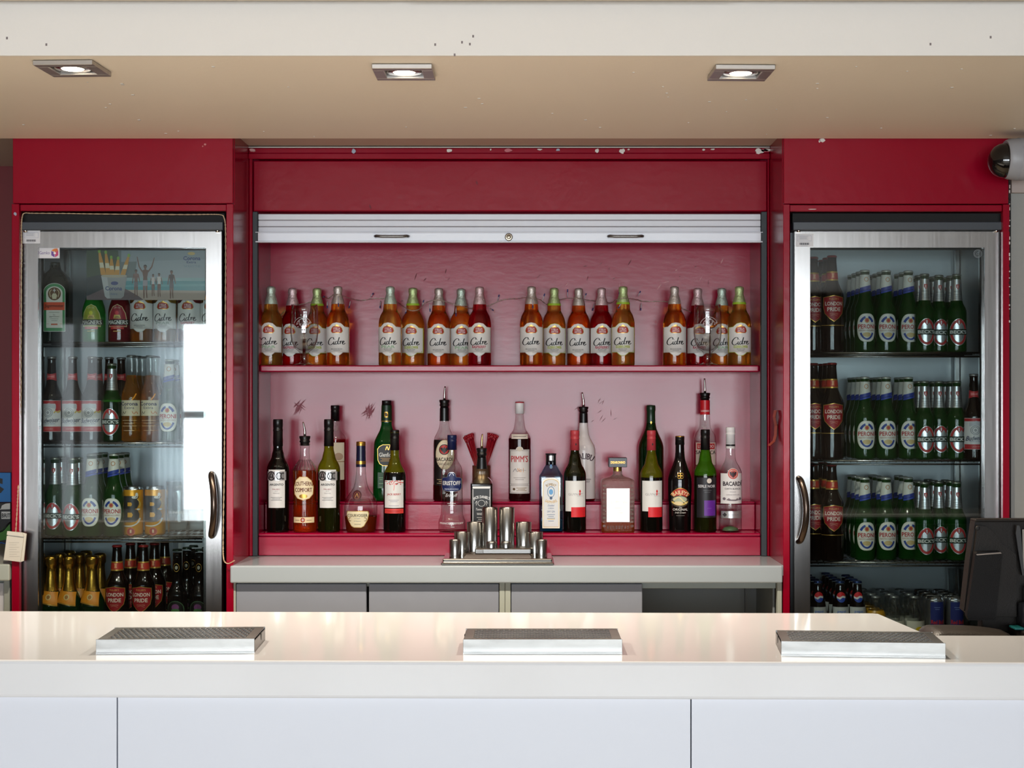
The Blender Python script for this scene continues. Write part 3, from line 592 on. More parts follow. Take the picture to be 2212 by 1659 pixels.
s=S2; pr=[(0,23),(1.5,26),(6,27.4),(112,27.4),(122,26),(134,21.5),(146,16),(158,11.6),(172,9.6),(198,9)]
b,rf=bottle(pr,s,G['dgreen'],34); n=MB(); n.lathe([(r*s,h*s) for r,h in [(10.2,160),(9.6,178),(9.3,193),(10,195),(10,203),(9,206),(0,206.6)]],mat('green_foil',(16,46,28),.3),24)
q=Decal(n,s,lambda h:9.8); q.oval(0,169,2,2.6,GOLDP,10); q.oval(0,163,2.4,2,GOLDP,10); q.rect(-1.2,1.2,158,166,GOLDP)
proto('green_tall',[('glass_body',b,None),('neck_foil',n,None)])

s=S1; pr=[(0,21),(1.5,23),(6,23.6),(60,24.4),(100,25.6),(114,25.2),(128,21.6),(144,15.6),(160,10.9),(178,9.6),(200,9.2)]
b,rf=bottle(pr,s,mat('black_cream_liqueur',(12,9,9),.08),32); c=screwcap(s,188,206.5,10.2,9.6,BLK); c.lathe([(r*s,h*s) for r,h in [(9.9,205),(9.7,207),(0,207.2)]],mat('gold_cap'),24)
L=MB(); d=Decal(L,s,rf,du=-1); d.arcband(0,62,25,34,16,34,146,GOLDP,18); d.arcband(0,62,24,33,14,36,144,P(170,46,36),18); d.text('BAILEYS',0,86.5,36,8.5,P(226,206,160),off=.02,arc=26)
d.oval(-1,67,19,13,P(60,52,44)); d.oval(-1,71,15,7,P(168,176,150)); d.arcband(-1,68,18,10,4,190,350,P(206,180,96)); d.stroke([(-14,70),(-4,76),(6,68),(14,62)],3,P(220,206,150)); d.oval(-4,63,10,4,P(214,196,150)); d.text('The',0,54,6,3,P(210,206,200)); d.text('ORIGINAL',0,49.5,32,5,P(222,220,214)); d.text('Irish Cream',0,43,23,4,P(200,198,190),.3); d.lines(0,[36],18,.8,P(120,116,110))
for q in ((-3,125),(3,125),(-3,119),(3,119)): d.oval(q[0],q[1],3.4,3.4,GOLDP,12,ring=1.1)
proto('cream_liqueur',[('glass_body',b,None),('cap',c,None),('label',L,None)])

b,rf=bottle(wine_prof(216,24.3,9.6,144,174),S1,levels(G['olive'],100,mat('green_empty_glass',(70,130,20),.04,trans=.7,ior=1.3))); c=screwcap(S1,177,221,10.4,9.8,BLK)
L=MB(); d=Decal(L,S1,rf); d.rect(-20,22,32,118,P(26,24,30)); d.oval(6,111,5.2,5.4,P(206,200,190)); d.text('SERLE NOIR',1,99.5,37,6,P(206,206,210),off=.01); d.lines(2,[90,86],18,.9,P(90,90,96)); d.rect(-5,20,36,69,P(92,36,140)); d.text('SYRAH',6,52,9,2.6,P(130,80,170)); proto('serle',[('glass_body',b,None),('screw_cap',c,None),('label',L,None)])

s=S2; pr=[(0,22),(1.5,24),(5,24.8),(126,24.8),(138,23.4),(146,20),(154,14.5),(162,11.6),(190,10.4),(204,10)]
b,rf=bottle(pr,s,G['clear'],32); n=MB(); n.lathe([(r*s,h*s) for r,h in [(11.2,186),(10.7,190),(10.6,217)]],mat('red_neck_band',(192,28,38),.35),24); q=Decal(n,s,lambda h:10.8); q.text('LUXARDO',0,194,18,4,WH,off=.02)
pa,pb=pourer(s,215,233,264,10,-1); L=MB(); d=Decal(L,s,rf); d.rect(-21,21,78,126,P(206,190,180)); d.rect(-19,19,112,124,P(176,30,40)); d.text('LUXARDO',0,118,34,7,WH,off=.02); d.text('SAMBUCA',0,105,42,8,P(50,40,40),off=.02); d.lines(0,[94,90],24,1,P(150,120,110))
proto('sambuca',[('glass_body',b,None),('neck_label',n,None),('label',L,None),('pourer_collar',pa,None),('pour_spout',pb,None)])

s=S1; pr=bacardi_profile(196); b,rf=bottle(pr,s,G['clear'],32); b.lathe([(0,3*s),(19*s,3*s),(14*s,9*s),(0,13*s)],mat('green_tint_punt',(110,150,110),.1,trans=.6),24)
c=screwcap(s,190,226,9.9,9.6,WHITECAP); n=MB(); n.lathe([(r*s,h*s) for r,h in [(10.2,180),(10.1,190)]],P(206,204,204),24); n.lathe([(r*s,h*s) for r,h in [(10.3,185),(10.25,189)]],BK,24)
L=MB(); d=Decal(L,s,rf); d.rect(-22.5,22.5,62,127,P(214,212,212)); d.oval(2.5,126,12,12,P(206,206,206)); d.oval(2.5,126,11,11,P(190,66,56)); d.oval(2.5,126,8.8,8.8,P(206,204,200),ring=.8)
d.poly([(-5.5,129),(-2,131),(0,128),(2.5,132),(5,128),(7,131),(10.5,129),(8,123),(5,121),(2.5,117),(0,121),(-3,123)],P(60,40,46)); d.text('BACARDÍ',2,106,41,12,P(44,36,44),off=.03); d.text('CARTA BLANCA',2,94,34,3.6,P(60,54,60),off=.01); d.lines(2,[87],14,.8,P(130,130,130)); d.text('SUPERIOR WHITE RUM',2,81,28,2.4,P(120,110,116)); d.oval(-16,72.5,3,3,P(110,100,110)); d.oval(18,72.5,3,3,P(110,100,110)); d.poly([(-12,70),(-7,74),(-2,71),(8,71),(12,74),(16,70),(8,68),(-6,68)],P(120,110,116))
d.rect(-22,22,31,46,SILV); d.poly([(-15,33.5),(-10.5,38),(-15,43),(-19.5,38)],P(50,50,54)); d.text('SUPERIOR',4,38,22,3,P(120,120,124)); proto('rum_white',[('glass_body',b,None),('cap',c,None),('neck_label',n,None),('label',L,None)])

# chalice glasses on the shelf
s=4.95/F; mb=MB(); pr=[(0,0),(26,0),(26,1.6),(14,4),(7.5,8),(8.5,16),(8.8,26),(12,30),(22,38),(28,52),(30.5,72),(30.2,92),(29,118),(28.2,132),(27.4,132),(28,118),(29.2,92),(29.4,72),(27,53),(21,40),(10,33),(0,32)]
mb.lathe([(r*s,h*s) for r,h in pr],thin_glass('chalice_glass',(251,251,251),1.4),40); L=MB(); d=Decal(L,s,lambda h:30.2); EN=mat('etched_glass',(214,206,206),.3,trans=.5)
d.arcband(0,84,20,20,1.2,20,160,EN); d.arcband(0,84,14,16,1.2,10,170,EN); d.oval(0,92,8,9,EN,ring=1.2)
random.seed(5)
for i in range(16):
    a=random.uniform(0,2*PI); r=random.uniform(4,17); d.k=5; d.oval(r*math.cos(a),92+r*math.sin(a),1.5,1.5,EN,8)
proto('chalice',[('glass_bowl',mb,None),('etched_emblem',L,None)])

# ---- bottles, cans and glasses in the fridges
s=SF
def mk_becks(key,glass):
    pr=[(0,18.5),(1.5,20.8),(5,21.3),(86,21.3),(94,19.6),(104,14.6),(114,12),(140,10),(158,8.8),(161,9.6),(164,9)]
    b,rf=bottle(pr,s,glass,24); c=crown(s,169,10.4,mat('silver_green_crown',(150,158,150),.3,metal=.8))
    n=MB(); n.lathe([(r*s,h*s) for r,h in [(13.0,111),(12.2,116),(10.4,142),(9.5,157)]],SILVERM,22); q=Decal(n,s,lambda h:12.4-.068*(h-113)); q.poly([(-3.4,146),(3.4,146),(3.4,140),(0,135),(-3.4,140)],P(176,40,44)); q.rect(-1,1,138,144,P(222,222,222)); q.text("BECK'S",0,131,15,3,P(110,112,110)); q.lines(0,[124,120,116],17,.9,P(130,132,132))
    L=MB(); d=Decal(L,s,rf); d.oval(0,43,18.6,29,SILV); d.oval(0,43,17.4,27.6,P(170,50,50)); d.oval(0,43,13,22,SILV); d.poly([(-5,71),(5,71),(5,63),(0,57),(-5,63)],P(170,50,50)); d.rect(-1.2,1.2,60,68,SILV); d.rect(-18.8,18.8,37,49.5,P(26,44,36)); d.text("BECK'S",0,43.2,35,7.6,P(206,208,206),off=.03)
    proto(key,[('glass_body',b,None),('crown_cap',c,None),('neck_foil',n,None),('label',L,None)])
mk_becks('becks',G['beer']); mk_becks('becks_lime',levels(G['dgreen'],52,G['lime'],90,G['beer']))
pr=[(0,19),(1.5,21.3),(5,22),(88,22),(98,20.6),(110,16),(122,13.4),(140,11.6),(168,9.4),(171,10.2),(174,9.4)]
b,rf=bottle(pr,s,G['beer'],24); c=crown(s,178,10.8,mat('white_crown',(196,200,196),.3,metal=.5)); n=MB(); nf=lambda h:13.2-.075*(h-128)
n.lathe([((nf(h)+.35)*s,h*s) for h in (137,150,167)],P(206,206,200),22); q=Decal(n,s,lambda h:nf(h)+.4); q.oval(1,157,4.6,5,P(176,120,70),ring=1.3); q.poly([(-12.4,131),(12.2,138),(12,145),(-12,139)],P(34,56,140)); q.poly([(-12.4,127),(12.4,133),(12.2,137),(-12.4,130.5)],P(40,64,160))
L=MB(); d=Decal(L,s,rf); lab=lambda g:[((19-g)*math.copysign(abs(math.cos(t))**.62,math.cos(t)),52.5+(30.5-g)*math.copysign(abs(math.sin(t))**.8,math.sin(t))) for t in (2*PI*i/36 for i in range(36))]
d.poly(lab(0),P(190,186,170)); d.poly(lab(.9),P(216,216,210)); d.arcband(0,54,17,24,5,30,78,P(36,62,140)); d.arcband(0,54,17,24,5,102,150,P(36,62,140)); d.arcband(0,51,16,25,4,205,335,P(36,62,140)); d.oval(0,68,5,5.4,P(190,140,80)); d.oval(0,68,3,3.4,P(170,50,44)); d.text('PERONI',0,55,35,9.5,P(170,40,40),off=.02); d.text('NASTRO AZZURRO',0,46.5,33,3,P(150,80,50)); d.oval(0,37.5,9,5,P(196,172,120))
proto('peroni',[('glass_body',b,None),('crown_cap',c,None),('neck_label',n,None),('label',L,None)])
pr=[(0,22),(2,24.4),(6,25),(120,25),(128,23.6),(140,18),(152,13.6),(160,12.8),(176,11.4),(200,9.6),(204,9.6)]
b,rf=bottle(pr,s,G['brown'],24); c=crown(s,208,11,mat('red_crown',(128,30,32),.35,metal=.4)); n=MB(); n.lathe([(r*s,h*s) for r,h in [(13.5,153),(13.2,160),(12.0,172)]],P(170,46,32),22); n.lathe([(r*s,h*s) for r,h in [(13.55,153),(13.4,156)]],GOLDP,22); n.lathe([(r*s,h*s) for r,h in [(12.3,170),(12.1,173)]],GOLDP,22); q=Decal(n,s,lambda h:13); q.poly([(-3,159),(3,159),(2,164),(3,169),(-3,169),(-2,164)],P(214,150,110))
L=MB(); d=Decal(L,s,rf); sh=[(-21,117),(-10,119),(0,121),(10,119),(21,117),(21.5,96),(19,82),(10,71),(0,64),(-10,71),(-19,82),(-21.5,96)]; d.poly(sh,GOLDP); d.poly([(x*.95,(h-94)*.95+94) for x,h in sh],P(146,24,32)); d.text("FULLER'S",0,113,20,4,P(206,160,90)); d.text('LONDON',0,103,36,8.4,P(222,206,196),off=.02); d.text('PRIDE',0,91,28,8.4,P(222,206,196),off=.02); d.text('Outstanding',0,81,18,3,P(206,150,130),.3); d.stroke([(-8,77),(0,79),(8,76)],.8,P(206,150,130)); d.rect(-24,24,56,57.2,GOLDP)
proto('ale',[('glass_body',b,None),('crown_cap',c,None),('neck_label',n,None),('label',L,None)])
pr=[(0,19),(1.5,21.4),(5,22),(92,22),(102,20),(114,15),(126,11.6),(150,9.6),(176,8.6),(179,9.4)]
b,rf=bottle(pr,s,G['brown'],24); c=crown(s,184,10.4,mat('silver_crown',(170,170,172),.3,metal=.8)); n=MB(); q=Decal(n,s,rf); q.poly([(-12,131),(-4,134),(4,134),(12,131),(11,141),(11.4,149),(4,146),(-4,146),(-11.4,149),(-11,141)],P(176,40,46)); q.poly([(-8,137),(0,139.5),(8,137),(8,144),(0,140.8),(-8,144)],P(210,120,120))
L=MB(); d=Decal(L,s,rf); d.rect(-21.4,21.4,22,89,P(206,204,206)); d.rect(-21.4,21.4,22.6,33,P(170,40,46)); d.rect(-21.4,21.4,82,88.4,P(170,40,46)); d.rect(13,21.4,66,82,P(170,40,46)); d.poly([(-14,71),(0,74),(14,71),(14,80),(0,83),(-14,80)],P(180,182,190)); d.oval(-2,63,10,10,P(130,132,140),ring=1.2); d.oval(-2,63,7,7,P(110,112,122),ring=1); d.oval(-2,63,3,3,P(150,150,156)); d.stroke([(10,62),(14,66),(18,63),(20,68)],3,P(196,170,90)); d.text('Budweiser',0,46.5,40,10,P(44,50,80),.35,off=.01,slope=.06); d.text('KING OF BEERS',0,39,26,2.6,P(110,120,150)); d.text('LAGER BEER',0,28,18,2.8,P(214,150,140))
proto('bud',[('glass_body',b,None),('crown_cap',c,None),('neck_label',n,None),('label',L,None)])
pr=[(0,17.5),(1.5,20),(5,21),(96,21),(106,19.6),(122,14.6),(138,11.4),(160,9.8),(180,8.8),(183,9.6)]
b,rf=bottle(pr,s,levels(G['gold'],146,G['clear']),24); c=crown(s,187,10.4,mat('grey_crown',(140,144,146),.35,metal=.7)); L=MB(); d=Decal(L,s,rf); d.rect(-20,20,56,89.5,P(206,196,170)); d.text('Corona',-1,82,36,8,P(40,50,90),off=.02); d.text('Extra',0,73.5,21,5.6,P(40,50,90)); d.stroke([(-15,58),(-13,65),(-10,60),(-7,66)],1.2,P(70,60,50)); d.stroke([(6,66),(10,60),(14,65),(17,60)],1.4,P(190,110,60)); d.stroke([(6,90),(11,97),(14,104)],2.4,P(232,150,30)); d.lines(0,[46,40,34,24],30,.6,P(220,206,170))
proto('corona',[('glass_body',b,None),('crown_cap',c,None),('label',L,None)])
def mk_magners(key,glass,c1,c2):
    pr=[(0,22),(1.5,24),(5,24.6),(64,24.6),(74,23.2),(92,17.5),(110,13),(140,10.4),(176,9),(180,9.6)]
    b,rf=bottle(pr,s,glass,24); c=crown(s,184,10.6,mat('gold_crown',(170,140,70),.35,metal=.8)); L=MB(); d=Decal(L,s,rf)
    sh=[(-19,32),(19,32),(20,44),(17,62),(10,76),(0,81),(-10,76),(-17,62),(-20,44)]; d.poly(sh,P(206,196,150)); d.poly([(x*.93,(h-55)*.94+55) for x,h in sh],c1); d.text('LTD. CO.',0,74,15,3.4,P(222,222,206),arc=14); d.oval(0,62,4,4.4,c2); d.poly([(-8,50),(8,50),(6,58),(-6,58)],P(206,180,100)); d.lines(0,[51,54],11,1,BK); d.rect(-22.6,22.6,36,48,P(20,24,20)); d.text('MAGNERS',0,42,41,8.6,P(226,226,222),off=.02); d.rect(-14,14,27,32.5,P(186,40,44)); d.text('ORIGINAL',0,29.8,17,3,P(220,160,140)); d.lines(0,[22],16,1.6,P(206,180,100))
    proto(key,[('glass_body',b,None),('crown_cap',c,None),('label',L,None)])
mk_magners('magners_green',mat('bright_green_glass',(30,150,50),.05,trans=.6),P(150,160,60),P(206,206,60)); mk_magners('magners_red',mat('berry_red_glass',(130,12,32),.05,trans=.6),P(150,40,56),P(206,60,70))
mk_cider('cider_fridge',G['cider'],FO_SIL,None,None,P(90,90,90),SF*1.0); mk_cider('perry_fridge',G['perry'],FO_PEAR,None,'PEAR',P(150,160,150),SF); mk_cider('raspberry_fridge',G['rasp'],FO_RASP,None,'RASPBERRY',P(168,52,72),SF)
b=squarebottle(s,33,21,0,124,[(.97,130),(.82,140),(.55,150)],[(156,12),(160,10.6),(166,10.4)],mat('dark_green_square_glass',(8,26,18),.06,trans=.3),None,6); c=screwcap(s,160,172,10.8,10.6,mat('dark_green_cap',(20,30,22),.35),False)
L=MB(); d=Decal(L,s,flat=21,du=4); ar=lambda w,h0,h1:[(-w,h0),(w,h0),(w,h1-w*.8)]+[(w*math.cos(PI*i/12),h1-w*.8+w*.8*math.sin(PI*i/12)) for i in range(1,12)]+[(-w,h1-w*.8)]
d.poly(ar(23.5,22,126),P(206,206,200)); d.poly(ar(22.5,23,125),P(60,134,80)); d.poly(ar(17.5,30,119),P(214,210,200)); d.oval(0,103,14,14,P(100,66,34)); d.stroke([(-8,96),(-10,106),(-6,112)],1.6,P(206,190,150)); d.stroke([(8,96),(10,106),(6,112)],1.6,P(206,190,150)); d.poly([(-4,92),(4,92),(6,99),(3,104),(-3,104),(-6,99)],P(206,196,166)); d.rect(-.8,.8,106,114,WH); d.rect(-3,3,109.5,111,WH); d.rect(-23,22,68,85,P(206,76,36)); d.text('Jägermeister',0,76.5,40,9,P(70,24,16),off=.01)
d.lines(0,[63],22,.8,P(120,120,110)); d.text('Der',0,58,5,2.6,P(60,60,50)); d.text('Jägermeister',0,54,22,3.6,P(60,60,50)); d.lines(0,[49,45],18,.8,P(120,120,110)); d.rect(-7,7,36,39,P(200,90,50)); d.lines(-14,[38],5,.8,P(200,150,120)); d.lines(14,[38],5,.8,P(200,150,120))
proto('herbal',[('glass_body',b,None),('cap',c,None),('label',L,None)])
# prosecco, ginger beer
pr=[(0,24),(2,27),(8,28),(74,28),(86,26.5),(100,21),(112,16),(124,13),(150,10.6),(166,10)]
b,rf=bottle(pr,s,G['dgreen'],24); f=MB(); f.lathe([(r*s,h*s) for r,h in [(18.5,104),(15.6,114),(13,126),(10.8,150),(10.6,162),(12.2,164),(13.4,168),(13.2,174),(13.8,176),(13.4,181),(10,185),(0,186)]],GOLDM,24,flute=((4,5,6,7,8),-.05)); L=MB(); d=Decal(L,s,lambda h:rf(h)+1); d.poly([(-20,88),(20,80),(18,108),(-17,112)],P(206,130,30)); d.poly([(-20,86),(20,78),(20,80.5),(-20,88.5)],GOLDP); d.oval(1,98,6,6,P(196,170,110)); d.oval(1,98,3.6,4,P(150,100,40))
proto('prosecco',[('glass_body',b,None),('gold_foil',f,None),('neck_label',L,None)])
pr=[(0,19),(2,21),(6,21.6),(98,21.6),(108,20),(118,14.5),(126,11.4),(150,10.2),(192,9.4)]
b,rf=bottle(pr,s,G['black'],24); c=crown(s,200,10.6,mat('dark_crown',(40,56,44),.35,metal=.6)); L=MB(); d=Decal(L,s,rf); d.oval(0,160,6.5,9,GOLDP,20,ring=1); d.oval(0,160,3,4,P(150,146,130)); d.poly([(-18,60),(18,60),(18,72)]+[(18*math.cos(PI*i/10),72+18*math.sin(PI*i/10)) for i in range(1,10)]+[(-18,72)],P(60,90,64)); d.poly([(-16.5,61),(16.5,61),(16.5,72)]+[(16.5*math.cos(PI*i/10),72+16.5*math.sin(PI*i/10)) for i in range(1,10)]+[(-16.5,72)],P(16,18,16)); d.oval(0,76,8,7,P(110,60,110)); d.oval(0,69,9,4,P(60,110,60)); d.text("CRABBIE'S",0,54,37,6.5,P(206,206,200),off=.015); d.lines(0,[47],24,.8,P(120,120,110))
proto('gingerbeer',[('glass_body',b,None),('crown_cap',c,None),('label',L,None)])
# cans, pints, tumblers, soft drinks
def can(key,r,h,m,dec,n=28):
    b=MB(); b.lathe([(a*s,q*s) for a,q in [(0,1.5),(r*.8,1.5),(r*.86,0),(r*.9,0),(r,5),(r,h-9),(r*.985,h-7)]],m,n); t=MB(); t.lathe([(a*s,q*s) for a,q in [(r*.985,h-7),(r*.87,h-1.6),(r*.9,h-.8),(r*.88,h),(r*.83,h-.6),(r*.8,h-3),(0,h-3)]],ALU,n); L=MB(); dec(Decal(L,s,lambda q:r)); proto(key,[('can_body',b,None),('can_top',t,None),('label',L,None)])
def beecan(d):
    d.rect(-20.5,4,29,86,P(44,44,46)); d.poly([(2,86),(10,85),(16,79),(17,68),(14,60),(9,57.5),(15,55),(18,46),(17,37),(11,30.5),(2,29)],P(44,44,46)); d.poly([(-6,64),(2,64),(4,68),(2,72),(-6,72)],P(206,150,40)); d.poly([(-6,40),(3,40),(5.5,45),(3,50),(-6,50)],P(206,150,40)); d.stroke([(-17,21),(2,21),(14,27),(19,38)],3,P(196,196,190),5,.1); d.stroke([(14,80),(19,70),(17,60)],2,P(206,170,80)); d.oval(9,83,6,3,P(200,200,196)); d.oval(13,88,2.6,5,P(206,206,202)); d.stroke([(11,82),(14,86)],1.4,BK); d.stroke([(14,80),(17,85)],1.4,BK); d.oval(16,57,3,2,P(200,200,196)); d.oval(1,9,9,9,P(190,110,70)); d.oval(1,9,7.6,7.6,P(150,50,40)); d.rect(-.8,2.8,6,13,P(206,180,150))
can('bee_can',22.5,106,mat('yellow_can',(214,150,34),.3,metal=.35),beecan)
def bullcan(d):
    d.rect(-13.5,14.5,8,87,P(26,40,110)); d.lines(0,[75,71],13,1,P(120,140,190)); d.text('Red Bull',1,44,27,9,P(176,36,40),off=.03); d.lines(0,[28,24],14,1,P(140,150,190))
can('energy_can',19.5,97,mat('silver_can',(150,152,158),.3,metal=.9),bullcan)
mb=MB(); mb.lathe([(r*s,h*s) for r,h in [(0,0),(20,0),(21,3),(23,40),(25.5,95),(26,118),(25.2,118),(24.6,95),(22,42),(19.6,14),(0,12)]],G['pint'],28); L=MB(); d=Decal(L,s,lambda h:21+4.5*h/100); d.text('GUINNESS',0,52,34,5,P(206,206,200)); proto('pint',[('glass_bowl',mb,None),('print',L,None)])
mb=MB(); mb.lathe([(r*s,h*s) for r,h in [(0,0),(13,0),(14,3),(15.5,60),(17.5,140),(16.9,140),(15,60),(13,10),(0,9)]],G['pint'],24); proto('highball',[('glass_bowl',mb,None)])
pr=[(0,17),(1.5,19),(5,19.6),(30,19.6),(42,18.2),(60,18.6),(76,17),(96,12.6),(112,10),(124,8.8)]
b,rf=bottle(pr,s,G['cola'],22); c=crown(s,131,10,mat('blue_crown',(40,60,110),.3,metal=.7)); L=MB(); d=Decal(L,s,rf); d.rect(-17.4,17.4,42,76,P(176,180,186)); d.text('pepsi',0,66,18,6,P(60,100,190),off=.02); d.text('MAX',0,52,12,4,P(120,124,130)); d.oval(0,97,9.4,10,P(206,206,210)); d.poly([(9*math.cos(PI*i/12),98.5+9.4*math.sin(PI*i/12)) for i in range(13)]+[(-4,96),(3,100)],P(190,36,44)); d.poly([(9*math.cos(PI+PI*i/12),94.5+8.8*math.sin(PI+PI*i/12)) for i in range(13)]+[(3,96),(-3,92)],P(34,66,160))
proto('cola',[('glass_body',b,None),('crown_cap',c,None),('label',L,None)])
def mk_mixer(key,glass):
    pr=[(0,19),(1.5,21.2),(5,22),(48,22),(60,20),(70,15.5),(78,12.4),(92,9.6)]; b,rf=bottle(pr,s,glass,22); c=crown(s,98,10.2,mat('grey_crown')); L=MB(); d=Decal(L,s,rf); d.rect(-19,19,14,46,P(206,204,196) if key!='juice' else P(206,180,80)); d.oval(6,26,9,8,P(222,190,40)); proto(key,[('glass_body',b,None),('crown_cap',c,None),('label',L,None)])
mk_mixer('juice',levels(G['juice'],68,G['clear'])); mk_mixer('tonic',G['clear'])

# ------------------------------------------------------------------ back bar: fridge housings, display cabinet, worktop, units
YB=4.62; YK=4.88
def housing(name,x0,x1,label,zt,zr0,zr1,xp0,xp1):
    r=thing(name,label,'fridge housing',((x0+x1)/2,YB,0))
    m=MB(); m.box(x0+.002,x1-.002,YB+.004,YB+.022,zr1+.0015,ZS+.02,REDP,.0015); part('header_panel',m,r)
    m=MB(); m.box(xp0,xp1,YB+.006,YB+.024,zr0,zr1-.0015,REDP,.0015); part('rail',m,r)
    m=MB(); m.box(x0+.0,xp0-.001,YB,YB+.022,0,zr1-.0005,REDP,.0015); part('post',m,r)
    m=MB(); m.box(xp1+.001,x1,YB,YB+.022,0,zr1-.0005,REDP,.0015); part('post',m,r)
    m=MB(); m.box(x0,x0+.014,YB+.023,5.29,0,ZS+.02,REDP); part('side_panel',m,r)
    m=MB(); m.box(x1-.014,x1,YB+.023,5.29,0,ZS+.02,REDP); part('side_panel',m,r)
    return r
HL=housing('fridge_housing',XX(25,YB),XX(504,YB),'red painted surround framing the left fridge',0,ZZ(455,YB),ZZ(440,YB),XX(42,YB),XX(488,YB))
HR=housing('fridge_housing',XX(1692,YB),XX(2181,YB),'red painted surround framing the right fridge',0,ZZ(456,YB),ZZ(441,YB),XX(1707,YB),XX(2166,YB))
m=MB()                                                   # chipped paint
random.seed(4)
for px,py,w,h,c in ((33,462,7,8,CHIPB),(1776,303,14,9,CHIP),(1770,305,4,7,CHIP),(443,312,5,5,P(190,120,120)),(438,316,3,3,P(190,120,120)),(1755,452,20,2,CHIP)):
    Y=YB+(.0036 if py<430 else -.0003) if py<430 or px<42 else YB+.0056
    p=W(px,py,Y); m.prism([(p.x+w/1480*math.cos(t)*random.uniform(.7,1.1),p.z+h/1480*math.sin(t)*random.uniform(.7,1.1)) for t in (2*PI*i/9 for i in range(9))],Y-.0004,Y+.001,c)
    if px in (33,443,438): part('paint_chip',m,HL)
    else: part('paint_chip',m,HR)
    m=MB()
for k in range(26):
    z=ZZ(395+k*12+random.uniform(-3,3),YB); x=XX(2181,YB); m.box(x-.0025*random.random(),x+.0012,YB-.0008,YB+.004,z,z+.008*random.random()+.002,CHIP if k%3 else BLACKM)
part('chipped_edge',m,HR)['kind']='stuff'

XL,XR=-.8565,.7425
cab=thing('display_cabinet','open red bottle cabinet between the two fridges, with one shelf and two steps','cabinet',((XL+XR)/2,YK,.9215))
xi0,xi1=XX(557,YK+.01),XX(1644,YK+.01)
m=MB(); m.box(XL,XX(545,YK),YK,YK+.02,.9215,ZZ(343,YK),REDP,.002); part('post',m,cab)
m=MB(); m.box(XX(1658,YK),XR,YK,YK+.02,.9215,ZZ(343,YK),REDP,.002); part('post',m,cab)
m=MB(); m.box(XX(545,YK),xi0,YK+.004,YK+.03,.9215,ZZ(457,YK),TRACK,.001); part('shutter_track',m,cab)
m=MB(); m.box(xi1,XX(1657,YK),YK+.004,YK+.03,.9215,ZZ(457,YK),TRACK,.001); part('shutter_track',m,cab)
m=MB(); m.box(XL,xi0,YK+.031,5.13,.9215,2.18,REDI); part('side_panel',m,cab)
m=MB(); m.box(xi1,XR,YK+.031,5.13,.9215,2.18,REDI); part('side_panel',m,cab)
m=MB(); m.box(XL,XR,5.131,5.15,.9215,2.18,REDI)
random.seed(8)
_k=[0]
def scuff(px,py,L,a,w,mm,Y=5.1305):
    p=W(px,py,Y); k=Y/F; dx,dz=math.cos(a)*L*k,math.sin(a)*L*k; n=Vector((-math.sin(a),0,math.cos(a)))*w*k
    pts=[(-1,0),(-.5,.5),(0,.9),(.5,.6),(1,.1),(.6,-.5),(0,-.8),(-.6,-.4)]
    _k[0]+=1; m.add([(p.x+dx*u+n.x*v,Y-.0001-.00001*_k[0],p.z+dz*u+n.z*v) for u,v in pts],[(0,7,6,5,4,3,2,1)],mm)
SC=mat('worn_red_scuff',(122,10,42),.5,spec=.5); SC3=mat('greasy_pink_smear',(142,26,50),.5); SC2=mat('dark_scratch',(104,12,34),.6)
for cx,cy,dirs in ((646,880,((.9,24),(1.05,20),(1.2,14),(-.6,16),(-.7,18),(.75,17))),(796,888,((1.75,22),(1.6,18),(1.0,24),(.8,20),(1.2,22),(.5,15)))):
    for an,L in dirs:
        for q in range(4): scuff(cx+random.uniform(-7,7),cy+random.uniform(-8,8),L*random.uniform(.4,.9),an+random.uniform(-.12,.12),random.uniform(.7,1.5),SC)
for i in range(34): scuff(random.uniform(720,1560),random.uniform(560,680),random.uniform(2,9),random.uniform(.2,1.6),random.uniform(.5,1.6),SC2 if i%3 else P(190,120,126))
for i in range(14): scuff(random.uniform(1240,1330),random.uniform(855,910),random.uniform(3,9),random.uniform(.3,1.8),random.uniform(.5,1),SC)
part('back_panel',m,cab)
m=MB(); m.box(XX(547,YK),XX(1657,YK),YK+.001,YK+.02,ZZ(456,YK),ZZ(347,YK),REDP,.003); part('header_panel',m,cab)
for px,py,L,an,w,mm in ((800,447,6,1.9,2,SC2),(1030,395,5,1.8,2,SC2)):
    m=MB(); scuff(px,py,L,an,w,mm,YK+.0008); part('paint_scuff',m,cab)
m=MB(); m.box(XL,XR,YK-.012,YK+.02,ZZ(343,YK-.012),ZZ(331,YK-.012),REDP,.002); m.box(XL,XR,YK-.006,YK+.02,ZZ(330.6,YK-.012),ZZ(319,YK-.012),REDP,.002); part('cornice',m,cab)
m=MB(); m.box(XL,XR,YK-.008,YK+.02,ZZ(318.6,YK-.012),ZZ(316.6,YK-.012),CHIP); part('sealant_line',m,cab)
for i,(px,w,h,c) in enumerate(((764,9,12,CHIPB),(970,14,8,CHIP),(1060,4,4,CHIP),(1098,18,9,P(176,90,100)),(1166,13,4,CHIP),(1205,10,6,CHIPB),(1290,9,11,CHIP),(1344,14,12,CHIP),(1358,5,4,CHIP),(1640,20,13,CHIP),(1660,30,6,CHIP),(1652,16,8,P(176,90,100)),(545,16,7,P(190,140,140)),(1520,7,5,CHIP),(1540,12,3,CHIP))):
    m=MB(); Y=YK-.0125; p=W(px,321+h*.45,Y); m.prism([(p.x+w/1400*math.cos(t)*random.uniform(.6,1.1),p.z+h/1400*math.sin(t)*random.uniform(.6,1.1)) for t in (2*PI*k/11 for k in range(11))],Y-.0004,Y+.007,c); part('paint_chip',m,cab)
YS=4.925; zs1,zs0=ZZ(789,YS),ZZ(803.5,YS)
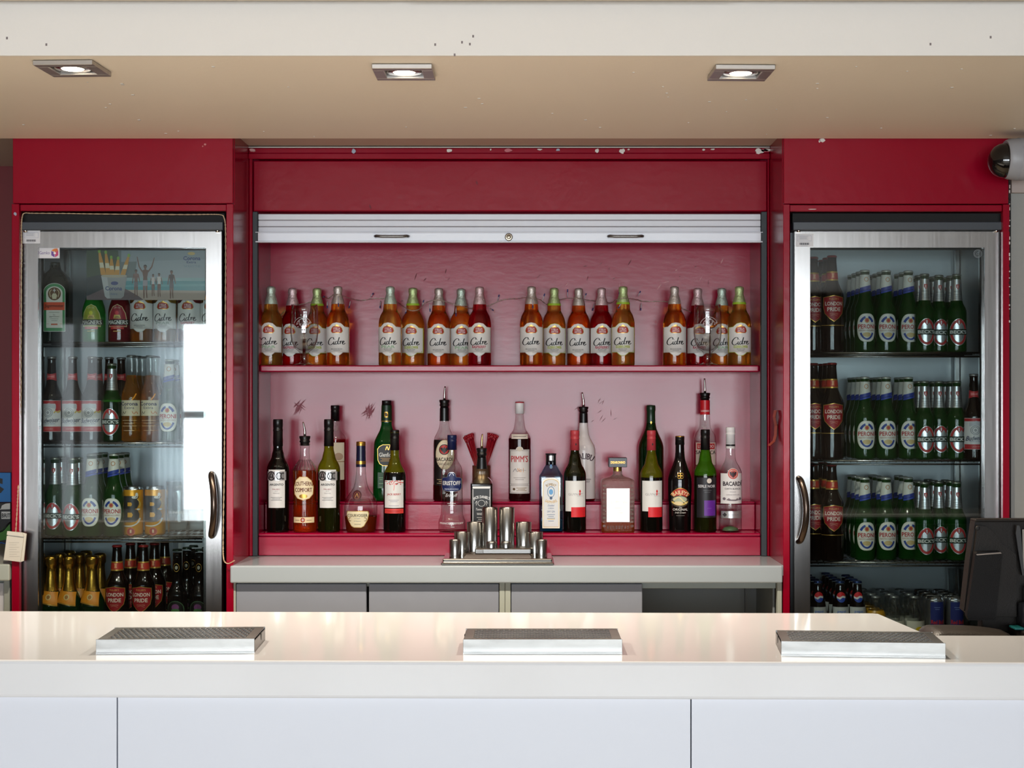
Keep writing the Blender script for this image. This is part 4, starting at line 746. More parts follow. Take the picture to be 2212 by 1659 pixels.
m=MB(); m.box(xi0+.001,xi1-.001,YS,5.13,zs0,zs1,REDI,.004); part('shelf',m,cab)
Y1,Y2=4.892,5.012; zt1,zt2=ZZ(1152,Y1),ZZ(1084,Y2)
m=MB(); m.box(xi0+.001,xi1-.001,Y1+.003,5.13,.9215,zt1-.0105,REDI,.002); m.box(xi0+.001,xi1-.001,Y1,5.13,zt1-.010,zt1,REDI,.003); part('lower_step',m,cab)
m=MB(); m.box(xi0+.001,xi1-.001,Y2+.003,5.13,zt1+.0005,zt2-.0075,REDI,.002); m.box(xi0+.001,xi1-.001,Y2,5.13,zt2-.007,zt2,REDI,.003); part('upper_step',m,cab)
# roller shutter
sh=thing('roller_shutter','silver roller shutter rolled up at the top of the bottle cabinet','shutter',((xi0+xi1)/2,YK+.012,ZZ(523,YK)))
for a,b in ((461,474.4),(475,488.4),(489,500.6)):
    m=MB(); m.box(xi0+.0005,xi1-.0005,YK+.012,YK+.02,ZZ(b,YK),ZZ(a,YK),SHUT,.0018); part('slat',m,sh)
m=MB(); m.box(xi0-.006,xi1+.004,YK+.001,YK+.003,ZZ(502.2,YK),ZZ(500.8,YK),RAILM); m.box(xi0+.0005,xi1-.0005,YK+.005,YK+.022,ZZ(520.6,YK),ZZ(502.2,YK),RAILM,.001); m.box(xi0-.006,xi1+.004,YK+.001,YK+.022,ZZ(523.4,YK),ZZ(520.7,YK),RAILM,.0008); part('bottom_rail',m,sh)
for a,b in ((811,882),(1314,1388)):
    m=MB(); Y=YK-.018; z=ZZ(511,YK); x0,x1=XX(a,YK),XX(b,YK); m.tube([(x0,YK+.006,z),(x0,Y+.006,z),(x0+.004,Y,z),(x0+.02,Y-.001,z-.001),(x1-.02,Y-.001,z-.001),(x1-.004,Y,z),(x1,Y+.006,z),(x1,YK+.006,z)],.0042,GUN,8); part('bar_handle',m,sh)
m=MB(); p=W(1099,512,YK); m.lathe([(.0118,0),(.0118,.006),(.0095,.0085),(.0075,.007),(.006,.0085),(.003,.009),(0,.009)],mat('nickel_lock',(150,142,128),.3,metal=1),28,(p.x,YK+.005,p.z),'-y'); m.box(p.x-.0006,p.x+.0006,YK-.0045,YK-.0035,p.z-.003,p.z+.003,BLACKM); part('lock',m,sh)
# brown tape hanging on the right reveal
tp=MB(); pts=[]
zz=[ZZ(v,4.75) for v in (886,900,920,940,952,958,962)]; off=[.008,.013,.006,.008,.014,.026,.034]
vs=[]; 
for z,o in zip(zz,off):
    for y in (4.715,4.745): vs.append((XR-.0005-o*.7,y,z)); 
xw=.7425
vs=[(xw+.0003-o*.75+ (0 if k else .0),y,z) for z,o in zip(zz,off) for k,y in enumerate((4.70,4.752))]
tp.add(vs,[(2*i,2*i+1,2*i+3,2*i+2) for i in range(len(zz)-1)],P(176,84,66)); tp.add([(x+.0012,y,z) for x,y,z in vs],[(2*i,2*i+2,2*i+3,2*i+1) for i in range(len(zz)-1)],P(150,70,56))
tag(tp.build('tape_strip'),'strip of brown tape peeling off the reveal beside the right fridge','tape')
# worktop and the units below
ZW=.9205
wt=MB(); x0,x1=XX(497,4.605),XX(1690.5,4.605); zb=ZZ(1259.5,4.605)
wt.box(x0,x1,4.604,4.6185,zb,ZW,WORK,.004); wt.box(-.8572,.7430,4.6186,5.14,ZW-.03,ZW,WORK)
tag(wt.build('worktop'),'pale grey worktop along the back bar below the bottle cabinet','worktop')
YD=4.635
u=thing('base_cabinet','grey base cabinet with two closed doors under the left half of the worktop','cabinet',(XX(795,YD),YD,0))
def stile(r,a,b): m=MB(); m.box(XX(a,YD),XX(b,YD),YD-.01,YD+.02,.08,zb-.001,CARC,.001); part('stile',m,r)
def top_rail(r,a,b,d=0.012,py=1268,mm=CARC): m=MB(); m.box(XX(a,YD),XX(b,YD),YD+d,YD+d+.016,ZZ(py,YD),zb-.001,mm,.001); part('top_rail',m,r)
def door(r,a,b): m=MB(); m.box(XX(a,YD),XX(b,YD),YD-.008,YD+.010,.09,ZZ(1260.5,YD),DOORM,.0015); part('door',m,r)
stile(u,498.5,510.5); stile(u,1079,1090.6); door(u,511.5,792); door(u,797.5,1077.5); top_rail(u,512,1077)
m=MB(); m.box(XX(511,YD),XX(1078,YD),YD+.03,5.1,.08,zb-.002,BLACKM); part('carcass',m,u)
u=thing('base_cabinet','grey base cabinet with its right bay open under the right half of the worktop','cabinet',(XX(1390,YD),YD,0))
stile(u,1091.4,1103); stile(u,1678,1688); door(u,1104.5,1387); top_rail(u,1104,1677,py=1272,mm=mat('grey_green_rail',(160,172,172),.4))
m=MB(); xa,xb=XX(1104,YD),XX(1677,YD)
m.box(xa,xb,5.0,5.02,.08,.86,INNER); m.box(xa,xa+.015,YD+.03,4.999,.08,.86,INNER); m.box(xb-.006,xb,YD+.03,4.999,.08,.86,INNER); m.box(xa+.016,xb-.007,YD+.03,4.999,.08,.1,INNER); m.box(xb-.05,xb-.046,YD+.3,YD+.32,.1,.86,mat('hinge_grey',(90,94,98),.4)); part('carcass',m,u)
# bits seen past the left edge
sm=MB(); sm.box(-2.6,XX(22.5,4.62)-.0,4.61,4.64,ZZ(1254,4.62),ZZ(1218,4.62),CARC,.004); sm.box(-2.6,XX(22.5,4.62)-.001,4.6401,5.28,ZZ(1240,4.62),ZZ(1218,4.62),CARC)
tag(sm.build('side_worktop'),'cream worktop end at the far left edge, beside the left fridge surround','worktop')
u=thing('side_cabinet','pale cabinet under the cream worktop at the far left edge','cabinet',(-1.9,4.65,0))
m=MB(); m.box(XX(9.5,4.65),XX(22,4.65),4.645,4.67,.06,ZZ(1254,4.62)-.001,CARC,.001); part('stile',m,u); m=MB(); m.box(-2.5,XX(8.5,4.65),4.65,4.67,.06,ZZ(1259,4.65),mat('white_door',(196,198,206),.4),.002); part('door',m,u); m=MB(); m.box(-2.5,XX(22,4.65),4.675,5.2,.06,ZZ(1256,4.62)-.002,CARC); part('carcass',m,u)
Yp=5.27; m=MB(); xq=XX(23,Yp); z0,z1=ZZ(1084.5,Yp),ZZ(1021,Yp); m.box(xq-.34,xq,Yp,Yp+.012,z0,z1,P(20,108,176),.001); d=Decal(m,1.0,flat=0); 
t=MB(); tv,tf=text2d('S',0,.06); sx=XX(9,Yp)-.075; zc0,zc1=ZZ(1068,Yp),ZZ(1031,Yp); t.add([(sx+x*.075,Yp-.0006,zc0+y*(zc1-zc0)) for x,y in tv],tf,BK); r=thing('blue_sign','blue sign with a black letter S at the far left edge','sign',(xq-.17,Yp,z0)); part('board',m,r); part('lettering',t,r)
m=MB(); za,zb2=ZZ(1200,Yp),ZZ(1086,Yp); m.box(xq-.34,xq,Yp,Yp+.012,za,zb2,P(24,22,24),.001); r=thing('dark_poster','dark poster with green art and white BRIT lettering below the blue sign','poster',(xq-.17,Yp,za)); part('board',m,r)
m=MB(); rect=lambda a,b,c,e,col,l: m.add([(XX(a,Yp),Yp-l,ZZ(c,Yp)),(XX(b,Yp),Yp-l,ZZ(c,Yp)),(XX(b,Yp),Yp-l,ZZ(e,Yp)),(XX(a,Yp),Yp-l,ZZ(e,Yp))],[(0,1,2,3)],col)
m.prism([(XX(a,Yp),ZZ(b,Yp)) for a,b in ((-10,1101),(2,1099),(4,1092),(12,1088),(22,1086.8),(22,1100),(-10,1101))][:-1],Yp-.0005,Yp,P(206,206,200)); m.prism([(XX(a,Yp),ZZ(b,Yp)) for a,b in ((-10,1144),(2,1146),(20,1128),(22,1140),(22,1164),(-10,1170))],Yp-.0005,Yp,P(60,120,30)); rect(3,22,1121,1105,P(206,206,202),.0006)
tv,tf=text2d('BRIT',0,.02); m.add([(XX(4+x*18.5,Yp),Yp-.001,ZZ(1118-y*9,Yp)) for x,y in tv],tf,BK); m.tube([(XX(-8,Yp),Yp-.002,ZZ(1152,Yp)),(XX(6,Yp),Yp-.002,ZZ(1146,Yp)),(XX(22,Yp),Yp-.002,ZZ(1128,Yp))],.003,BK,6); m.tube([(XX(-8,Yp),Yp-.002,ZZ(1174,Yp)),(XX(4,Yp),Yp-.002,ZZ(1172,Yp)),(XX(22,Yp),Yp-.002,ZZ(1178,Yp))],.0016,P(40,100,190),6)
part('print',m,r)
# camera in the top right corner
Yc=4.50; cc=W(2172,344,Yc); r=thing('security_camera','dome security camera with a smoked dome in the top right corner','camera',(cc.x+.09,Yc,cc.z))
q=Yc/F
m=MB(); m.lathe([(0,-40*q),(10*q,-38.8*q),(20*q,-34.5*q),(29*q,-27*q),(35*q,-17*q),(37.5*q,-6*q),(37.5*q,0)],mat('smoked_dome',(16,14,14),.06,coat=.4),40,(cc.x+2*q,Yc,cc.z-3*q),'x'); part('dome',m,r)
CAMG=mat('pale_grey_plastic',(150,152,158),.4)
m=MB(); m.lathe([(0,0),(38*q,0),(39.5*q,-1.5*q),(41*q,0),(43*q,5*q),(44.5*q,14*q),(45*q,24*q),(45*q,24.6*q),(45.8*q,25*q),(45.8*q,40*q),(43*q,54*q),(36*q,66*q),(24*q,72*q),(0,73*q)],CAMG,44,(cc.x+0*q,Yc,cc.z+0*q),'x'); part('housing',m,r)
m=MB(); m.box(cc.x+60*q,cc.x+120*q,Yc-.03,4.62,cc.z-.03,cc.z+.03,CAMG,.004); part('bracket',m,r)

# ------------------------------------------------------------------ fridges
ORD=['first','second','third','fourth','fifth','sixth','seventh','eighth']
YDR=4.655; YG=4.668; YSH=4.70
r_door={}
def fridge(name,label,fx0,fx1,gx0,gx1,gy0,hx,hside,zsh,zbot,iw0,iw1,sticker):
    r=thing(name,label,'fridge',(XX((fx0+fx1)/2,YDR),YDR,0))
    xo0,xo1=XX(fx0,YDR),XX(fx1,YDR); zt=ZZ(500,YDR); g0,g1=XX(gx0,YDR),XX(gx1,YDR); gz1=ZZ(gy0,YDR); gz0=.62
    m=MB()
    for b in ((xo0,xo1,gz1,zt),(xo0,xo1,.12,gz0),(xo0,g0,gz0,gz1),(g1,xo1,gz0,gz1)): m.box(b[0],b[1],YDR,YDR+.034,b[2],b[3],BRUSH)
    m.box(xo0-.0012,xo0,YDR+.002,YDR+.034,.12,zt,GUN); m.box(xo1,xo1+.0012,YDR+.002,YDR+.034,.12,zt,GUN)
    dr=part('door',m,r,'brushed stainless door frame'); r['_door']=dr.name
    m=MB(); m.box(g0+.0003,g1-.0003,YG,YG+.005,gz0+.0003,gz1-.0003,PANE); part('door_glass',m,r,None,dr)
    m=MB(); 
    for a,b in ((g0,g0+.0035),(g1-.0035,g1)): m.box(a,b,YG+.0055,YG+.02,gz0,gz1,BLACKM)
    m.box(g0+.0035,g1-.0035,YG+.0055,YG+.02,gz1-.004,gz1,BLACKM); part('gasket',m,r,None,dr)
    m=MB(); m.box(XX(fx0-4,4.64),XX(fx1+4,4.64),4.637,4.70,ZZ(497,4.637),ZZ(479,4.637),GREYBAR,.002); part('top_bar',m,r)
    m=MB(); m.box(XX(fx0-5,4.66),XX(fx1+7,4.66),4.66,5.1,zt+.008,ZZ(456,4.62)-.002,BLACKM); part('top_box',m,r)
    for px in (fx0+8,fx1-8):
        m=MB(); p=W(px,499,4.65); m.lathe([(0,-.004),(.006,-.004),(.006,.003),(.003,.006),(0,.006)],STEEL,16,tuple(p)); part('hinge_pin',m,r)
    yb=5.02; L0,L1=iw0,iw1
    m=MB(); m.box(L0,L1,yb,yb+.03,.12,zt,LINER); part('back_liner',m,r)
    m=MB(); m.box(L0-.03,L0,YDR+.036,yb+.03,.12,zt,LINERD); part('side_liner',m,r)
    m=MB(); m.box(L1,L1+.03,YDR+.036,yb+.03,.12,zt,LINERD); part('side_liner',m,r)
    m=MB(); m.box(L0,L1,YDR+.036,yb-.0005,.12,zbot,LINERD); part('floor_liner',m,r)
    m=MB(); m.box(L0,L1,YDR+.05,yb-.0005,zt-.02,zt,LINER); part('top_liner',m,r)
    for x in (L0+.002,L1-.014):
        for y in (4.72,4.985):
            m=MB(); m.box(x,x+.012,y,y+.012,zbot+.001,zt-.021,WIRE); 
            part('shelf_upright',m,r)
    for z in zsh:
        m=MB(); xa,xb=L0+.016,L1-.016
        m.tube([(xa,YSH,z-.003),(xb,YSH,z-.003)],.003,WIRE,8); m.tube([(xa,YSH+.012,z-.014),(xb,YSH+.012,z-.014)],.0025,WIRE,8); m.tube([(xa,4.975,z-.003),(xb,4.975,z-.003)],.003,WIRE,8)
        for y in (4.79,4.88): m.tube([(xa,y,z-.0052),(xb,y,z-.0052)],.0022,WIRE,6)
        n=int((xb-xa)/.019)
        for i in range(n+1):
            x=xa+(xb-xa)*i/n; m.tube([(x,YSH+.002,z-.0072),(x,YSH+.012,z-.0015),(x,4.975,z-.0015)],.0015,WIRE,4)
        o=part('wire_shelf',m,r)
    hz0,hz1=ZZ(hside[1],YDR),ZZ(hside[0],YDR); hxx=XX(hx,YDR); cur=hside[2]
    m=MB(); pts=catmull([(hxx-cur*.004,YDR+.001,hz1-.004),(hxx,YDR-.02,hz1-.012),(hxx+cur*.008,YDR-.036,hz1-.05),(hxx+cur*.011,YDR-.042,(hz0+hz1)/2),(hxx+cur*.008,YDR-.036,hz0+.05),(hxx,YDR-.02,hz0+.012),(hxx-cur*.004,YDR+.001,hz0+.004)],6)
    m.tube(pts,.0095,DARKH,12); part('door_handle',m,r,'bowed bronze door handle',dr)
    m=MB(); x0,x1=XX(sticker[0],YDR),XX(sticker[0]+38,YDR); z1,z0=ZZ(sticker[1],YDR),ZZ(sticker[1]+28,YDR); m.box(x0,x1,YDR-.0006,YDR,z0,z1,P(214,214,218)); d=Decal(m,(x1-x0)/38,flat=0)
    w=MB(); dd=Decal(w,(x1-x0)/38,flat=0); dd.rect(3,34,12,24,P(150,156,180)); dd.rect(3.5,33.5,12.5,23.5,P(214,214,218)); dd.lines(16,[22,20.4,18.8,17.2,15.6],22,.5,P(120,130,150))
    for i in range(14): dd.k=2; dd.rect(8+i*1.5,8.8+i*1.5+(i%3)*.3,4,8.5,P(90,90,96))
    dd.lines(18,[1.6],16,.6,P(150,150,160))
    m.add([(x0+v[0],YDR-.0008+v[1],z0+v[2]) for v in w.v],w.f,w.mats[0]); m.m[-len(w.f):]=[m.mi(w.mats[k]) for k in w.m]
    part('price_sticker',m,r,'small white barcode sticker',dr)
    del r['_door']; r_door[r.name]=dr
    return r
ZL=[ZZ(738,YSH),ZZ(955,YSH),ZZ(1161,YSH)]; ZR=[ZZ(760,YSH),ZZ(993,YSH),ZZ(1213,YSH)]; ZBOT=.68
FL=fridge('glass_door_fridge','tall stainless glass door fridge left of the bottle cabinet',47,478,82,445,535,460,(1021,1160,1),ZL,ZBOT,XX(84,4.70)-.006,XX(444,4.70)+.004,(49,498))
FR=fridge('glass_door_fridge','tall stainless glass door fridge right of the bottle cabinet, filled with lager',1717,2160,1750,2127,535,1728,(1031,1172,1),ZR,ZBOT,XX(1750,4.70)-.03,XX(2126,4.70)+.006,(1719,505))
# stickers on the glass
s=YG/F; m=MB(); d=Decal(m,s,flat=0); d.rect(0,46,0,23,P(220,218,222)); d.text('Gamko',13.5,12,22,7,P(90,60,140)); 
for pts,c in ((((35,18),(41,21.5),(35,12),(29,15.5))[0:2]+((43,16),(36,12.5)),P(214,110,60)),(((28,16),(35,12.5),(35,2),(28,6.5)),P(110,70,150)),(((43,16),(36,12.5),(36,2),(43,6.5)),P(196,60,110)),(((28,17),(34,20.5),(40,21.5),(34,14)),P(226,130,50)),(((33,9),(38,9),(38,13),(33,13)),P(240,230,230))): d.poly(list(pts),c)
p=W(83,558,YG); m.v=[(p.x+x,YG-.0002+y,p.z+z) for x,y,z in m.v]; part('glass_sticker',m,FL,'white sticker with orange and purple cube',r_door[FL.name])
m=MB(); d=Decal(m,s,flat=0); e=P(120,126,130); d.oval(0,0,9,9,e,ring=1); d.oval(0,0,6.5,6.5,e,ring=.7); d.oval(0,0,3,3,e,ring=.8); d.stroke([(-3,-3),(0,1),(4,4)],.8,e)
p=W(2112,548,YG); m.v=[(p.x+x,YG-.0002+y,p.z+z) for x,y,z in m.v]; part('glass_emblem',m,FR,'round etched emblem',r_door[FR.name])
for px,Y,n in ((452,YDR,14),):
    m=MB(); random.seed(9)
    for i in range(12):
        a=W(452+random.uniform(0,16),812-i*.9+random.uniform(-5,5),YDR-.0003); m.tube([tuple(a),(a.x+random.uniform(-.006,.008),a.y,a.z+random.uniform(-.004,.008))],.0004,P(110,112,118),4)
    part('scratch',m,FL,None,r_door[FL.name])
# advertising card hung behind the left door glass
Yq=YG+.0165; s=Yq/F; x0=187; m=MB(); d=Decal(m,s,flat=0); SKY=[(150,160,166),(158,168,172),(166,174,176)]
ad=thing('advert_card','beach party advertising card hung inside the left fridge door','poster',tuple(W(315,648,Yq)))
b=MB(); p0=W(187,648,Yq); p1=W(443,541,Yq); b.box(p0.x,p1.x,Yq,Yq+.0015,p0.z,p1.z,P(150,160,168)); part('card',b,ad)
def uv(px,py): return (px-x0, 648-py)
d.poly([uv(187,541),uv(262,541),uv(250,590),uv(262,648),uv(187,648)],P(60,76,58)); d.poly([uv(187,600),uv(230,590),uv(262,620),uv(262,648),uv(187,648)],P(44,52,56)); d.poly([uv(255,541),uv(300,541),uv(290,600),uv(262,610)],P(104,116,118))
d.poly([uv(262,541),uv(443,541),uv(443,560),uv(262,566)],P(138,148,156)); d.poly([uv(262,606),uv(443,606),uv(443,628),uv(262,628)],P(70,140,150)); d.poly([uv(262,616),uv(443,613),uv(443,618),uv(262,620)],P(96,160,166)); d.poly([uv(262,626),uv(443,628),uv(443,648),uv(250,648)],P(176,160,150)); d.poly([uv(187,640),uv(250,612),uv(300,640),uv(310,648),uv(187,648)],P(104,88,92)); d.poly([uv(262,600),uv(443,600),uv(443,607),uv(262,607)],P(140,170,174))
SK=P(112,82,72)
def figure(cx,top,h,top_c,low_c,arms=0):
    k=h/70; U=lambda L:[uv(cx+x*k,top+y*k) for x,y in L]
    d.poly(U([(-1.5,7),(1.5,7),(1.8,11),(-1.8,11)]),SK); d.oval(*uv(cx,top+4.6*k),2.9*k,4*k,SK,14); d.poly(U([(-3.2,4.6),(-3,1),(0,-.4),(3,1),(3.2,5),(1.8,2.6),(-1.6,2.4)]),P(46,36,34))
    d.poly(U([(-6.2,11),(-2,9.6),(2,9.6),(6.2,11),(5.4,17),(3.8,25),(4.4,31),(-4.4,31),(-3.8,25),(-5.4,17)]),top_c); d.poly(U([(-4.4,30.5),(4.4,30.5),(5,36),(4.6,43),(-4.6,43),(-5,36)]),low_c)
    d.poly(U([(-4.6,42),(-.3,42),(-1.2,54),(-1.6,67),(-3.4,67),(-4,54)]),SK); d.poly(U([(.3,42),(4.6,42),(3.6,54),(4.4,66),(2.4,66),(1.4,54)]),SK)
    if arms: d.poly(U([(-6.2,11),(-11,3),(-15.4,-16),(-17,-16.4),(-13.4,4),(-6,16)]),SK); d.poly(U([(6.2,11),(12,3),(17.4,-14),(19,-14.4),(14.4,4.4),(6,16)]),SK)
    else: d.poly(U([(-6.2,11),(-8,21),(-9.6,34),(-8,34.4),(-6,22),(-4.8,14)]),SK); d.poly(U([(6.2,11),(8.4,20),(10,31),(8.6,32),(6.2,21.5),(4.8,14)]),SK)
figure(294,582,62,P(120,90,84),P(110,104,112)); figure(314,572,76,SK,P(150,146,156),1); figure(331,592,50,P(196,186,186),SK); figure(344,590,54,P(206,200,200),SK); figure(371,584,64,P(72,58,60),P(80,70,76))
d.poly([uv(219,596),uv(275,596),uv(268,640),uv(262,645),uv(232,645),uv(227,640)],P(150,150,152)); d.poly([uv(219,596),uv(232,596),uv(238,645),uv(232,645),uv(227,640)],P(176,178,180)); d.oval(*uv(247,596),28,4,P(176,168,150)); d.text('Corona',*uv(246,623),36,9,P(44,62,120),off=.02); d.oval(*uv(248,612),8,4,P(44,62,120)); d.text('Extra',*uv(247,635),14,4,P(90,110,150))
for bx,by,tx,ty in ((224,594,215,543),(235,594,229,545),(243,594,241,556),(253,594,256,558),(266,594,279,552)):
    n=Vector((ty-by,-(tx-bx))).normalized(); w=5.5
    mid=(bx+(tx-bx)*.5,by+(ty-by)*.5)
    d.poly([uv(bx-w,by),uv(bx+w,by),uv(mid[0]+4.6,mid[1]),uv(tx+2,ty),uv(tx-2,ty),uv(mid[0]-4.6,mid[1])],P(196,140,60)); d.poly([uv(bx+(tx-bx)*.3-4.6,by+(ty-by)*.3),uv(bx+(tx-bx)*.3+4.6,by+(ty-by)*.3),uv(bx+(tx-bx)*.52+4,by+(ty-by)*.52),uv(bx+(tx-bx)*.52-4,by+(ty-by)*.52)],P(214,206,180)); d.oval(*uv(tx,ty),3,4,P(130,170,70),10)
d.text('Corona',*uv(415,558),37,9,P(40,62,120),off=.02); d.text('Extra',*uv(414,566.5),20,5,P(40,62,120),off=.01); d.oval(*uv(414,548),8,3.5,P(196,170,110)); d.text('THE PLACE TO BE',*uv(415,575.5),36,4.5,P(110,130,150))
o=Vector((W(187,648,Yq))); m.v=[(o.x+x,Yq-.0003+y*.6,o.z+z) for x,y,z in m.v]; part('print',m,ad)

# ------------------------------------------------------------------ what stands in the fridges
def row(key,name,desc,cat,px,Y0,z,pitch,n,where,grp,first_note=None,rz=0.0):
    X=XX(px,Y0)
    for k in range(n):
        lab=(desc%'').strip()+(', front row, ' if k==0 else ', %s row, '%ORD[k])+where
        put(key,name,X,Y0+k*pitch,z,' '.join(lab.split()),cat,grp,rz)
g='bottles on the top shelf of the left fridge'; z=ZL[0]
put('herbal','liqueur_bottle',XX(123,4.76),4.745,z,'square dark green liqueur bottle with green arched label, left end of left fridge top shelf','bottle',g)
put('magners_green','cider_bottle',XX(203,4.745),4.745,z,'bright green cider bottle on the top shelf of the left fridge','bottle',g)
put('magners_red','cider_bottle',XX(259,4.745),4.745,z,'dark red cider bottle on the top shelf of the left fridge','bottle',g)
put('cider_fridge','cider_bottle',XX(307,4.75),4.75,z,'amber cider bottle with white label beside the dark red one, left fridge top shelf','bottle',g)
put('perry_fridge','cider_bottle',XX(357,4.75),4.75,z,'golden pear cider bottle with white label, left fridge top shelf','bottle',g)
put('raspberry_fridge','cider_bottle',XX(410,4.75),4.75,z,'raspberry cider bottle with white label, left fridge top shelf','bottle',g)
put('cider_fridge','cider_bottle',XX(460,4.75)-.002,4.75,z,'amber cider bottle cut by the door frame at the right end, left fridge top shelf','bottle',g)
g='bottles on the second shelf of the left fridge'; z=ZL[1]; w2='left fridge second shelf'
for i,(px,n) in enumerate(((112,1),(157,1),(199,2))): row('bud','beer_bottle',['leftmost','second','third'][i]+' brown beer bottle with red and white label%s','bottle',px,4.745,z,.066,n,w2,g)
row('becks_lime','beer_bottle','only green beer bottle with silver oval label%s','bottle',242,4.735,z,.066,1,w2,g)
for k,(px,Y) in enumerate(((236,4.80),(262,4.83))): put('bud','beer_bottle',XX(px,Y),Y,z,'brown beer bottle showing %s the green beer bottle, left fridge second shelf'%('straight behind' if k==0 else 'behind and right of'),'bottle',g)
row('corona','beer_bottle','golden beer bottle with cream label, left of pair%s','bottle',284,4.745,z,.066,3,w2,g); row('corona','beer_bottle','golden beer bottle with cream label, right of pair%s','bottle',325,4.76,z,.066,2,w2,g)
row('peroni','beer_bottle','green beer bottle at the right end%s','bottle',366,4.755,z,.066,2,w2,g)
g='bottles and cans on the third shelf of the left fridge'; z=ZL[2]; w2='left fridge third shelf'
row('becks','beer_bottle','leftmost green beer bottle with silver and red oval%s','bottle',119,4.785,z,.066,2,w2,g); row('becks','beer_bottle','second green beer bottle with silver and red oval%s','bottle',157,4.74,z,.066,2,w2,g)
row('peroni','beer_bottle','white-labelled green beer bottle, left of the pair%s','bottle',198,4.755,z,.066,3,w2,g); row('peroni','beer_bottle','white-labelled green beer bottle, right of the pair%s','bottle',246,4.745,z,.066,3,w2,g)
put('bee_can','beer_can',XX(287,4.79),4.79,z,'left yellow beer can with big black letter B, left fridge third shelf','can',g); put('bee_can','beer_can',XX(335,4.80),4.80,z,'right yellow beer can with big black letter B, left fridge third shelf','can',g)
for k,(px,Y) in enumerate(((385,4.76),(428,4.775))): put('pint','pint_glass',XX(px,Y),Y,z,'%s empty pint glass beside the yellow cans, left fridge third shelf'%('left' if k==0 else 'right'),'glass',g)
g='bottles on the floor of the left fridge'; z=ZBOT; w2='left fridge floor'
pn=0
for px,Y,t in ((110,4.745,'front, leftmost'),(149,4.745,'front, middle'),(199,4.745,'front, rightmost'),(130,4.825,'behind the leftmost one'),(172,4.825,'behind the middle one'),(216,4.825,'behind the rightmost one'),(150,4.905,'at the back, left'),(186,4.905,'at the back, right')):
    put('prosecco','sparkling_wine_bottle',XX(px,Y),Y,z,'gold foiled sparkling wine bottle, '+t+', left fridge floor','bottle',g)
for px,Y,t in ((253,4.75,'front left of the group'),(310,4.75,'front right of the group'),(282,4.823,'half hidden between the two front ones'),(334,4.823,'just behind the front right one'),(306,4.897,'at the back left'),(356,4.897,'at the back right')):
    put('ale','ale_bottle',XX(px,Y),Y,z,'dark ale bottle with red shield, '+t+', left fridge floor','bottle',g)
for px,Y,t in ((383,4.745,'front left'),(431,4.745,'front right'),(404,4.805,'second row, left'),(446,4.805,'second row, right'),(418,4.865,'back row')):
    put('gingerbeer','ginger_beer_bottle',XX(px,Y),Y,z,'black ginger beer bottle, '+t+', left fridge floor','bottle',g)
for si,z in enumerate(ZR):
    sn=['top','second','third'][si]; w2='right fridge %s shelf'%sn; g='bottles on the %s shelf of the right fridge'%sn
    row('ale','ale_bottle','dark ale, half hidden leftmost column%s','bottle',1757,4.775,z,.073,2,w2,g); row('ale','ale_bottle','dark ale bottle, second column%s','bottle',1797,4.73,z,.073,3,w2,g)
    for i,(px,Y) in enumerate(((1868,4.75),(1914,4.76),(1962,4.775))): row('peroni','beer_bottle',['left','middle','right'][i]+' column white-labelled green beer bottle%s','bottle',px,Y,z,.0625,4 if i<2 else 3,w2,g)
    for i,(px,Y) in enumerate(((1997,4.733),(2028,4.782),(2066,4.750))): row('becks','beer_bottle',['left','middle','right'][i]+' column red-oval green beer bottle%s','bottle',px,Y,z,.064,3,w2,g)
    if si==1: put('bud','beer_bottle',XX(2103,4.722),4.722,z,'brown beer bottle with red and white label, right end of the right fridge second shelf','bottle',g)
z=ZBOT; w2='right fridge floor'; g='drinks on the floor of the right fridge'
for i,(px,n) in enumerate(((1767,4),(1815,5),(1852,5))): row('cola','cola_bottle',['left','middle','right'][i]+' column small cola bottle%s','bottle',px,4.745,z,.058,n if i<2 else 4,w2,g)
for i,(px,k) in enumerate(((1892,'juice'),(1932,'tonic'),(1975,'tonic'))): row(k,'mixer_bottle',['left column small orange juice bottle','middle column small clear mixer bottle','right column small clear mixer bottle'][i]+'%s','bottle',px,4.75,z,.064,4,w2,g)
for i,px in enumerate((2020,2063)): row('energy_can','drink_can',['left','right'][i]+' column slim blue and silver drink can%s','can',px,4.745,z,.057,4,w2,g)
for k,(px,Y) in enumerate(((2064,4.985),(2086,4.955))): put('highball','highball_glass',XX(px,Y),Y,z,'%s tall empty glass behind the drink cans on the right fridge floor'%('left' if k==0 else 'right'),'glass',g)

# ------------------------------------------------------------------ bottles in the display cabinet
def shelf_pos(px,Y): return XX(px,Y),Y
CN={'cider':'amber cider bottle with silver foil, ','perry':'pear cider bottle with pale teal foil, ','raspberry':'red raspberry cider bottle with pink foil, ','elderflower':'golden cider bottle with green foil, '}
WHR=['left end of the upper shelf','behind the left stemmed glass','just right of the left stemmed glass','last of the leftmost group']+[w+' of the left-centre group' for w in ('first','second','third','fourth','last')]+[w+' of the right-centre group' for w in ('first','second','third','fourth','last')]+['first of the rightmost group','behind the right stemmed glass','just right of the right stemmed glass','right end of the upper shelf']
for i,(k,px,Y) in enumerate((('perry',585.5,4.985),('raspberry',632,5.06),('elderflower',685,5.065),('cider',730,4.982),('perry',843,4.985),('elderflower',892,5.05),('cider',948,5.06),('perry',996,5.085),('raspberry',1036,5.0),
 ('cider',1148,4.985),('elderflower',1197,5.05),('cider',1250,5.065),('raspberry',1299.5,5.05),('elderflower',1346,4.985),('cider',1457,4.985),('raspberry',1507,5.06),('perry',1559,5.06),('elderflower',1597,4.985))):
    put(k,'cider_bottle',XX(px,Y),Y,zs1,CN[k]+WHR[i],'bottle','cider bottles on the upper shelf',random.uniform(-.12,.12))
